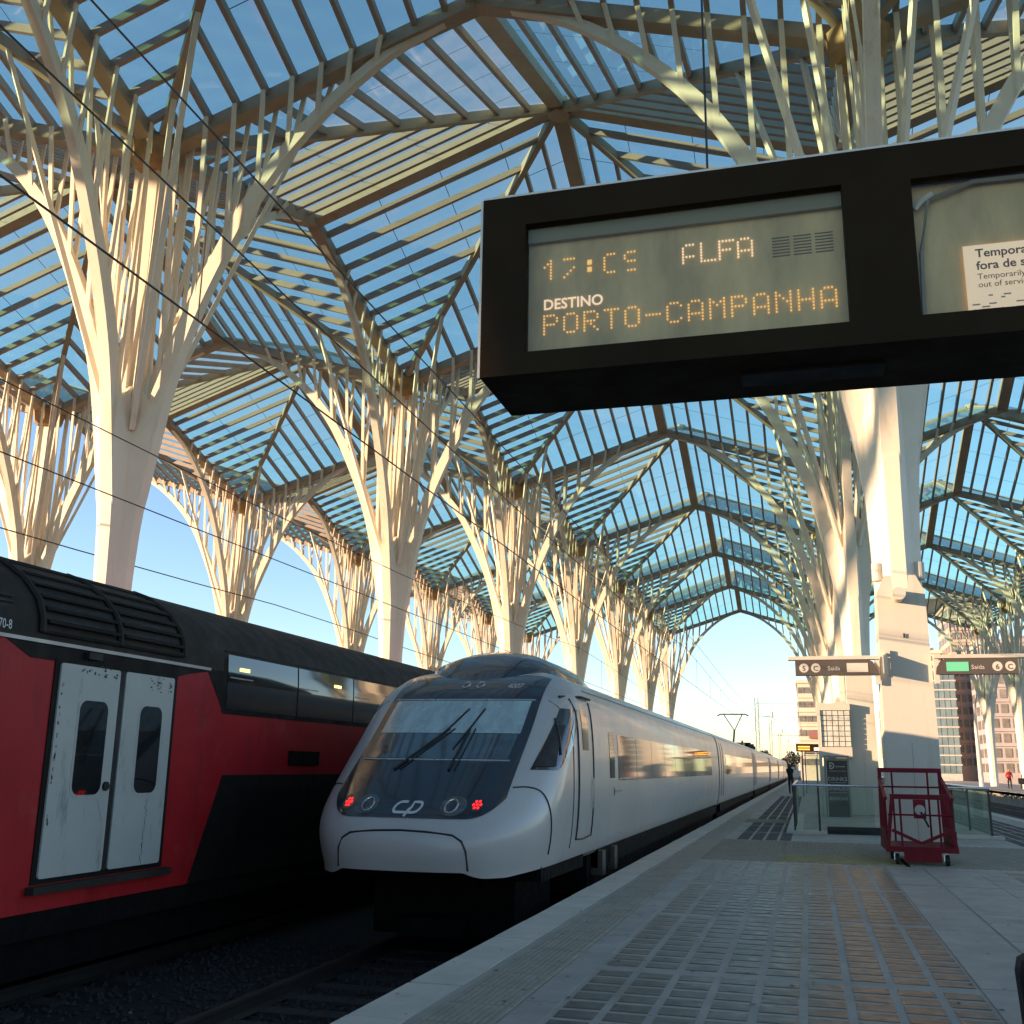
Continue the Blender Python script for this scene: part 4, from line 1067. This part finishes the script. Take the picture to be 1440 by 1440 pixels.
# waiting shelter with glass walls behind it
sh = thing('waiting_shelter', 'glass waiting shelter far along the platform behind the display', 'shelter', (1.2, 70, 0))
MB().box(-.2, 2.6, 69, 73, 2.4, 2.52).build('roof', M['mast'], sh)
for x in (-.2, 1.2, 2.55): MB().box(x, x+.06, 69, 69.06, 0, 2.4).build('post', M['blacksteel'], sh)
for k in range(3): MB().box(-.12+k*.9, .72+k*.9, 69.02, 69.04, .1, 2.3).build('glass_panel', M['railglass'], sh)
MB().box(.0, 2.4, 72, 72.5, .42, .5).build('bench', M['blacksteel'], sh)

# ================================================================ people
def person(name, label, loc, rz, joints, cols, group=None):
    """one continuous skinned body; faces coloured by height"""
    vs_, es, rad, names = [], [], [], []
    def add(p, r, parent):
        vs_.append(p); rad.append(r)
        if parent is not None: es.append((parent, len(vs_)-1))
        return len(vs_)-1
    joints(add)
    me = bpy.data.meshes.new(name); me.from_pydata(vs_, es, []); o = bpy.data.objects.new(name, me); COL.objects.link(o)
    sk = o.modifiers.new('s', 'SKIN'); sk.use_smooth_shade = True
    for i, sv in enumerate(me.skin_vertices[0].data): sv.radius = rad[i] if isinstance(rad[i], tuple) else (rad[i], rad[i]); sv.use_root = (i == 0)
    sd_ = o.modifiers.new('u', 'SUBSURF'); sd_.levels = 2; sd_.render_levels = 2
    dg = bpy.context.evaluated_depsgraph_get(); dg.update()
    m2 = bpy.data.meshes.new_from_object(o.evaluated_get(dg)); bpy.data.objects.remove(o); bpy.data.meshes.remove(me)
    for c in cols['mats']: m2.materials.append(c)
    for p in m2.polygons: p.material_index = cols['pick'](p.center); p.use_smooth = True
    root = thing(name, label, 'person', loc); root.rotation_euler = (0, 0, rz)
    ob = bpy.data.objects.new('body', m2); COL.objects.link(ob); ob.parent = root
    return root
def walker(add, spread=.16, lean=.0, stride=.0, arm=.12):
    pe = add((0, 0, .95), (.15, .11), None); ch = add((lean*.5, 0, 1.18), (.15, .11), pe); sh_ = add((lean, 0, 1.40), (.15, .10), ch)
    nk = add((lean, 0, 1.52), .06, sh_); h1 = add((lean*1.1, -.02, 1.63), (.085, .10), nk); add((lean*1.1, -.01, 1.74), (.07, .08), h1)
    for s in (-1, 1):
        hp = add((s*.09, 0, .90), .095, pe); kn = add((s*(.09+spread*.2), -s*stride*.5, .50), .07, hp); an = add((s*(.09+spread*.3), -s*stride, .09), .05, kn)
        add((s*(.10+spread*.3), -s*stride-.14, .04), .045, an)
        s1 = add((lean+s*.20, 0, 1.38), .07, sh_); el = add((lean+s*(.25+arm*.3), .02, 1.12), .055, s1); wr = add((lean+s*(.22+arm*.2), -.12, .92), .042, el); hd = add((lean+s*(.22+arm*.1), -.17, .86), .038, wr)
M['skin'] = mat('skin', (0.42, 0.26, 0.19), 0.6); M['hair'] = mat('dark_hair', (0.02, 0.015, 0.012), 0.7)
M['redjacket'] = mat('red_jacket', (0.50, 0.015, 0.02), 0.7, var=.2, vs_=6); M['darkcloth'] = mat('black_clothing', (0.015, 0.015, 0.017), 0.85, var=.3, vs_=6)
def pick(top):
    def f(c):
        if c.z > 1.68 or (c.z > 1.54 and c.y > .02): return 3
        if c.z > 1.52 : return 2
        if c.z < .90 and abs(c.x) > .17 and c.z > .80: return 2
        return 0 if c.z > .88 else 1
    return f
person('person', 'person in a red jacket and black trousers on the far right platform', (17.2, 104, 0), .3, walker, {'mats': [M['redjacket'], M['darkcloth'], M['skin'], M['redjacket']], 'pick': pick(1)})
person('person', 'person in dark clothes standing near the silver train far down the platform', (-1.05, 66, 0), 2.9, lambda a: walker(a, .1, .03, .12, -.5), {'mats': [M['darkcloth'], M['darkcloth'], M['darkcloth'], M['hair']], 'pick': pick(1)})
bn = thing('platform_bench', 'dark bench beside the person in the red jacket', 'bench', (18.6, 104, 0))
MB().box(17.95, 19.6, 103.7, 104.2, .42, .5).build('seat', M['blacksteel'], bn); MB().box(17.95, 19.6, 104.21, 104.27, .5, .95).build('backrest', M['blacksteel'], bn)
for x in (18.1, 19.4): MB().box(x, x+.08, 103.75, 104.2, 0, .42).build('leg', M['blacksteel'], bn)
# ================================================================ overhead line
def wire(pts, r, label, nm='overhead_wire'):
    o = MB().tube(pts, r, 5).build(nm, M['wire'], None, org=pts[0]); return put(o, label, 'wire', 'overhead line wires')
def sag(x, z, y0, y1, span, dip):
    pts = []; n = int((y1-y0)/span*8)
    for i in range(n+1):
        y = y0+(y1-y0)*i/n; u = ((y+9) % span)/span; pts.append((x, y, z - dip*4*u*(1-u)))
    return pts
CW = 4.70
for ti, (x, nm) in enumerate(((-4.36, 'silver train'), (-8.45, 'red coach'))):
    ln = thing('overhead_line', 'overhead wire pair with thin droppers above the ' + nm, 'wire', (x, 0, CW), 'overhead line wires')
    MB().tube([(x, -5, CW), (x, 280, CW)], .0085, 5).build('contact_wire', M['wire'], ln)
    MB().tube(sag(x, 6.0, -5, 280, 51, .55), .008, 5).build('carrier_wire', M['wire'], ln)
    for k in range(0, 17):
        y = 6.5+k*6.4; u = ((y+9) % 51)/51; z = 6.0-.55*4*u*(1-u)
        MB().cyl((x, y, CW), (x, y, z), .006, 5).build('dropper', M['wire'], ln)
wire(sag(-4.05, 6.25, -5, 280, 51, .35), .008, 'second upper wire just right of the one above the silver train')
wire(sag(-21.7, 8.0, -5, 200, 51, .3), .02, 'feeder wire seen between the left trees and the sky')
wire(sag(-21.7, 6.0, -5, 200, 51, .5), .016, 'upper wire low over the red coach roof')
def mast(x, y, h, label):
    m = thing('catenary_mast', label, 'mast', (x, y, 0), 'catenary masts beyond the station')
    for s in (-.22, .22): MB().box(x+s-.05, x+s+.05, y-.06, y+.06, -1.2, h).build('leg', M['mast'], m)
    b = MB(); z = -.5
    while z < h-.6: b.bar((x-.2, y, z), (x+.2, y, z+.55), .04, .04, (0,1,0)); z += .55
    b.build('lattice', M['mast'], m, kind='stuff')
    return m
mk = [(-6.5, 150, 11), (13.6, 150, 11), (-6.5, 205, 10.5), (13.6, 205, 10.5), (-6.5, 270, 10), (13.6, 270, 10)]
for i, (x, y, h) in enumerate(mk): mast(x, y, h, ORD[i//2] + ' lattice catenary mast beyond the arch, ' + ('left' if i % 2 == 0 else 'right') + ' of the tracks')
for i, (y, zs) in enumerate(((150, (10.2, 8.4)), (205, (9.9, 7.6)), (270, (9.6, 7.0)))):
    for j, z in enumerate(zs):
        wire([(-6.5, y, z), (3.5, y, z-.1), (13.6, y, z)], .022, ('upper' if j == 0 else 'lower') + ' cross wire of the ' + ORD[i] + ' mast pair', 'cross_wire')
    for k, x in enumerate((-4.4, -1.0, 8.1, 12.2)):
        ins = thing('insulator', ('dark insulator hanging on the ' + ORD[i] + ' cross span, number ' + ['one', 'two', 'three', 'four'][k] + ' from the left'), 'insulator', (x, y, zs[1]), 'insulators on the cross spans')
        MB().cyl((x, y, zs[1]-.1), (x, y, zs[0]), .018, 5).build('drop_rod', M['wire'], ins)
        b = MB()
        for q in range(6): b.cyl((x, y, zs[0]-1.2-q*.12), (x, y, zs[0]-1.14-q*.12), .09, 8)
        b.cyl((x, y, zs[0]-1.9), (x, y, zs[0]-1.1), .05, 6); b.build('shed_stack', M['blacksteel'], ins)
        if k % 2 == 0: MB().tube([(x-1.6, y, zs[1]), (x-.4, y, zs[1]+.06), (x+.5, y, zs[1]-.5)], .03, 5).build('registration_arm', M['wire'], ins)

# ================================================================ buildings in the background
M['bcream'] = mat('cream_facade', (0.66, 0.58, 0.45), 0.8, var=.06, vs_=.3); M['bpink'] = mat('pink_facade', (0.62, 0.42, 0.34), 0.8, var=.1, vs_=.3)
M['blav'] = mat('grey_lilac_facade', (0.40, 0.36, 0.36), 0.8, var=.08, vs_=.3); M['bglass'] = mat('teal_curtain_wall', (0.16, 0.24, 0.25), 0.2, var=.3, vs_=.4)
M['bwin'] = mat('facade_window_glass', (0.20, 0.18, 0.16), 0.3, var=.4, vs_=.5); M['bframe'] = mat('facade_frame', (0.55, 0.50, 0.46), 0.7)
M['roofterra'] = mat('terracotta_roof', (0.30, 0.12, 0.07), 0.85); M['wallwhite'] = mat('white_wall', (0.62, 0.59, 0.54), 0.85)
def building(label, x0, x1, y0, y1, z1, m, cols, rows, zb=1.0, ww=.6, wh=.55, side=True, name='building', wm='bwin', scols=4):
    t = thing(name, label, 'building', ((x0+x1)/2, y0, -1.25))
    MB().box(x0, x1, y0, y1, -1.25, z1).build('wall', M[m], t)
    MB().box(x0-.3, x1+.3, y0-.3, y1+.3, z1+.002, z1+.6).build('parapet', M[m], t)
    def grid(a0, a1, n, fn):
        dx = (a1-a0)/n; dz = (z1-zb)/rows; pr = None
        for i in range(n):
            for j in range(rows):
                a = a0+dx*(i+.5); z = zb+dz*(j+.5)
                if pr is None:
                    b = MB(); b.box(*fn(a, dx*ww/2, z, dz*wh/2)); pr = b.build('window', M[wm], t); a_, z_ = a, z
                    continue
                d = Vector(fn(a, 0, z, 0)) if False else None
                dup(pr, t, ((a-a_, 0, z-z_) if fn is ff else (0, a-a_, z-z_)))
    for j in range(1, rows):
        z = zb+(z1-zb)*j/rows; MB().box(x0-.22, x1+.1, y0-.22, y0-.121, z-.12, z+.12).build('floor_ledge', M[m], t)
    for k in range(3): MB().box(x0+(x1-x0)*(.2+.25*k), x0+(x1-x0)*(.3+.25*k), y0+2, y0+4, z1+.6, z1+1.3+.5*(k % 2)).build('roof_unit', M['mast'], t)
    ff = lambda a, h, z, v: (a-h, a+h, y0-.12, y0+.02, z-v, z+v)
    fs = lambda a, h, z, v: (x0-.12, x0+.02, a-h, a+h, z-v, z+v)
    grid(x0, x1, cols, ff)
    if side: grid(y0, y1, scols, fs)
    return t
o = building('cream office block seen just left of the white column', -1.3, 10, 205, 230, 17.2, 'bcream', 9, 6, 1.5, .86, .42)
MB().box(.4, 4.4, 204.6, 204.85, 7.0, 8.4).build('red_sign_band', mat('faded_red_sign', (.33,.13,.11), .7), o)
building('tall pink tower with projecting roof behind the right arches', 24.2, 31, 190, 205, 29, 'bpink', 7, 13, 2, .7, .55)
vz = thing('tower_roof', 'flat grey projecting roof slab on the pink tower', 'roof', (27, 192, 29.6))
MB().prism([(20.5, 30.0), (32, 29.65), (32, 31.2), (27, 31.8)], 188, 207, 'y').build('slab', M['blav'], vz)
building('teal glass office block right of the white column', 19.5, 23.9, 186, 200, 17.5, 'bframe', 5, 11, 1, .84, .8, True, 'building', 'bglass')
building('low stepped block above the teal glass office', 19.8, 23.8, 201, 209, 22.0, 'bcream', 4, 12, 2, .6, .5)
building('lilac grey apartment block with square windows behind the right trees', 26.5, 35.2, 172, 187, 20.5, 'blav', 6, 9, 1, .62, .6)
building('cream building with dark window strips at the right edge', 33.4, 52, 160, 176, 34, 'bcream', 6, 8, 3, .34, .72)
# curved white lamp post
lp = thing('curved_mast', 'slender white curved lamp post beside the lilac building', 'lamp post', (16.9, 118, 0))
MB().tube([(16.9,118,-.5),(16.85,118,3.5),(16.8,118,6.2),(16.95,118,8.2),(17.2,118,9.3)], .26, 10, r2=.05).build('post', M['wallwhite'], lp)
# houses at the left skyline and along the horizon
def house(x, y, w, d, h, label, rh=2.5, wall='wallwhite'):
    t = thing('house', label, 'house', (x, y, -1.25), 'distant houses')
    MB().box(x-w/2, x+w/2, y, y+d, -1.25, h).build('wall', M[wall], t)
    MB().loft([[(x-w/2-.3,y-.3,h+.01),(x+w/2+.3,y-.3,h+.01),(x+w/2+.3,y+d+.3,h+.01),(x-w/2-.3,y+d+.3,h+.01)],[(x-w/2+1,y+d/2-.05,h+rh),(x+w/2-1,y+d/2-.05,h+rh),(x+w/2-1,y+d/2+.05,h+rh),(x-w/2+1,y+d/2+.05,h+rh)]]).build('roof', M['roofterra'], t)
    MB().box(x-w*.2, x-w*.2+.9, y+d*.4, y+d*.4+.9, h+.3, h+rh+1.2).build('chimney', M[wall], t)
    for k in range(3): MB().box(x-w*.36+k*w*.3, x-w*.36+k*w*.3+w*.12, y-.06, y+.02, h-2.6, h-1.2).build('window', M['bwin'], t)
house(-74, 178, 9, 9, 15.2, 'distant house with chimney above the red coach roof, left one'); house(-66, 185, 8, 9, 16.0, 'distant house with chimney above the red coach roof, middle one'); house(-58, 190, 6, 8, 13.4, 'distant house above the red coach roof, right one')
rr = random.Random(8)
for i in range(7):
    house(-26+i*5.2, 330+rr.uniform(-8, 8), 4.6, 8, rr.uniform(2.5, 5.5), ORD[i] + ' small far house from the left on the horizon beyond the train', 1.6, ['wallwhite', 'bcream', 'blav'][i % 3])
# far trees along the horizon
M['leaf'] = mat('dull_green_foliage', (0.055, 0.065, 0.040), 0.8, var=.4, vs_=.6); M['bark'] = mat('bark', (0.07, 0.05, 0.035), 0.9)
def small_tree(x, y, h, label, seed, zb=-1.25):
    r_ = random.Random(seed); t = thing('far_tree', label, 'tree', (x, y, zb), 'far trees on the horizon')
    b = MB().tube([(x, y, zb), (x+.1, y, zb+h*.45), (x-.1, y, zb+h*.8)], .22, 6, r2=.06)
    for k in range(5):
        a = r_.uniform(0, 6.28); b.tube([(x, y, zb+h*.4), (x+math.cos(a)*h*.22, y+math.sin(a)*h*.22, zb+h*(.62+.05*k))], .08, 5, r2=.03)
    b.build('trunk', M['bark'], t); c = MB()
    blobs = [(r_.uniform(-.25,.25)*h, r_.uniform(-.25,.25)*h, h*r_.uniform(.5,.9), h*r_.uniform(.12,.22)) for _ in range(9)]
    for k in range(420):
        bx_, by_, bz_, br = r_.choice(blobs); v = Vector((r_.gauss(0,1), r_.gauss(0,1), r_.gauss(0,1))).normalized()*br*r_.uniform(.55,1)
        p = Vector((x+bx_, y+by_, zb+bz_)) + v; s = .3
        u = Vector((r_.gauss(0,1), r_.gauss(0,1), r_.gauss(0,1))).normalized(); w = u.orthogonal().normalized()
        c.add([p-u*s-w*s*.6, p+u*s-w*s*.6, p+u*s+w*s*.6, p-u*s+w*s*.6], [(0,1,2,3)])
    c.build('crown', M['leaf'], t, kind='stuff')
for i in range(9):
    small_tree(-23+i*3.6+rr.uniform(-1, 1), 290+rr.uniform(-15, 20), rr.uniform(5, 8.5), ORD[min(i, 8)] + ' dull green tree from the left on the far horizon', 30+i)
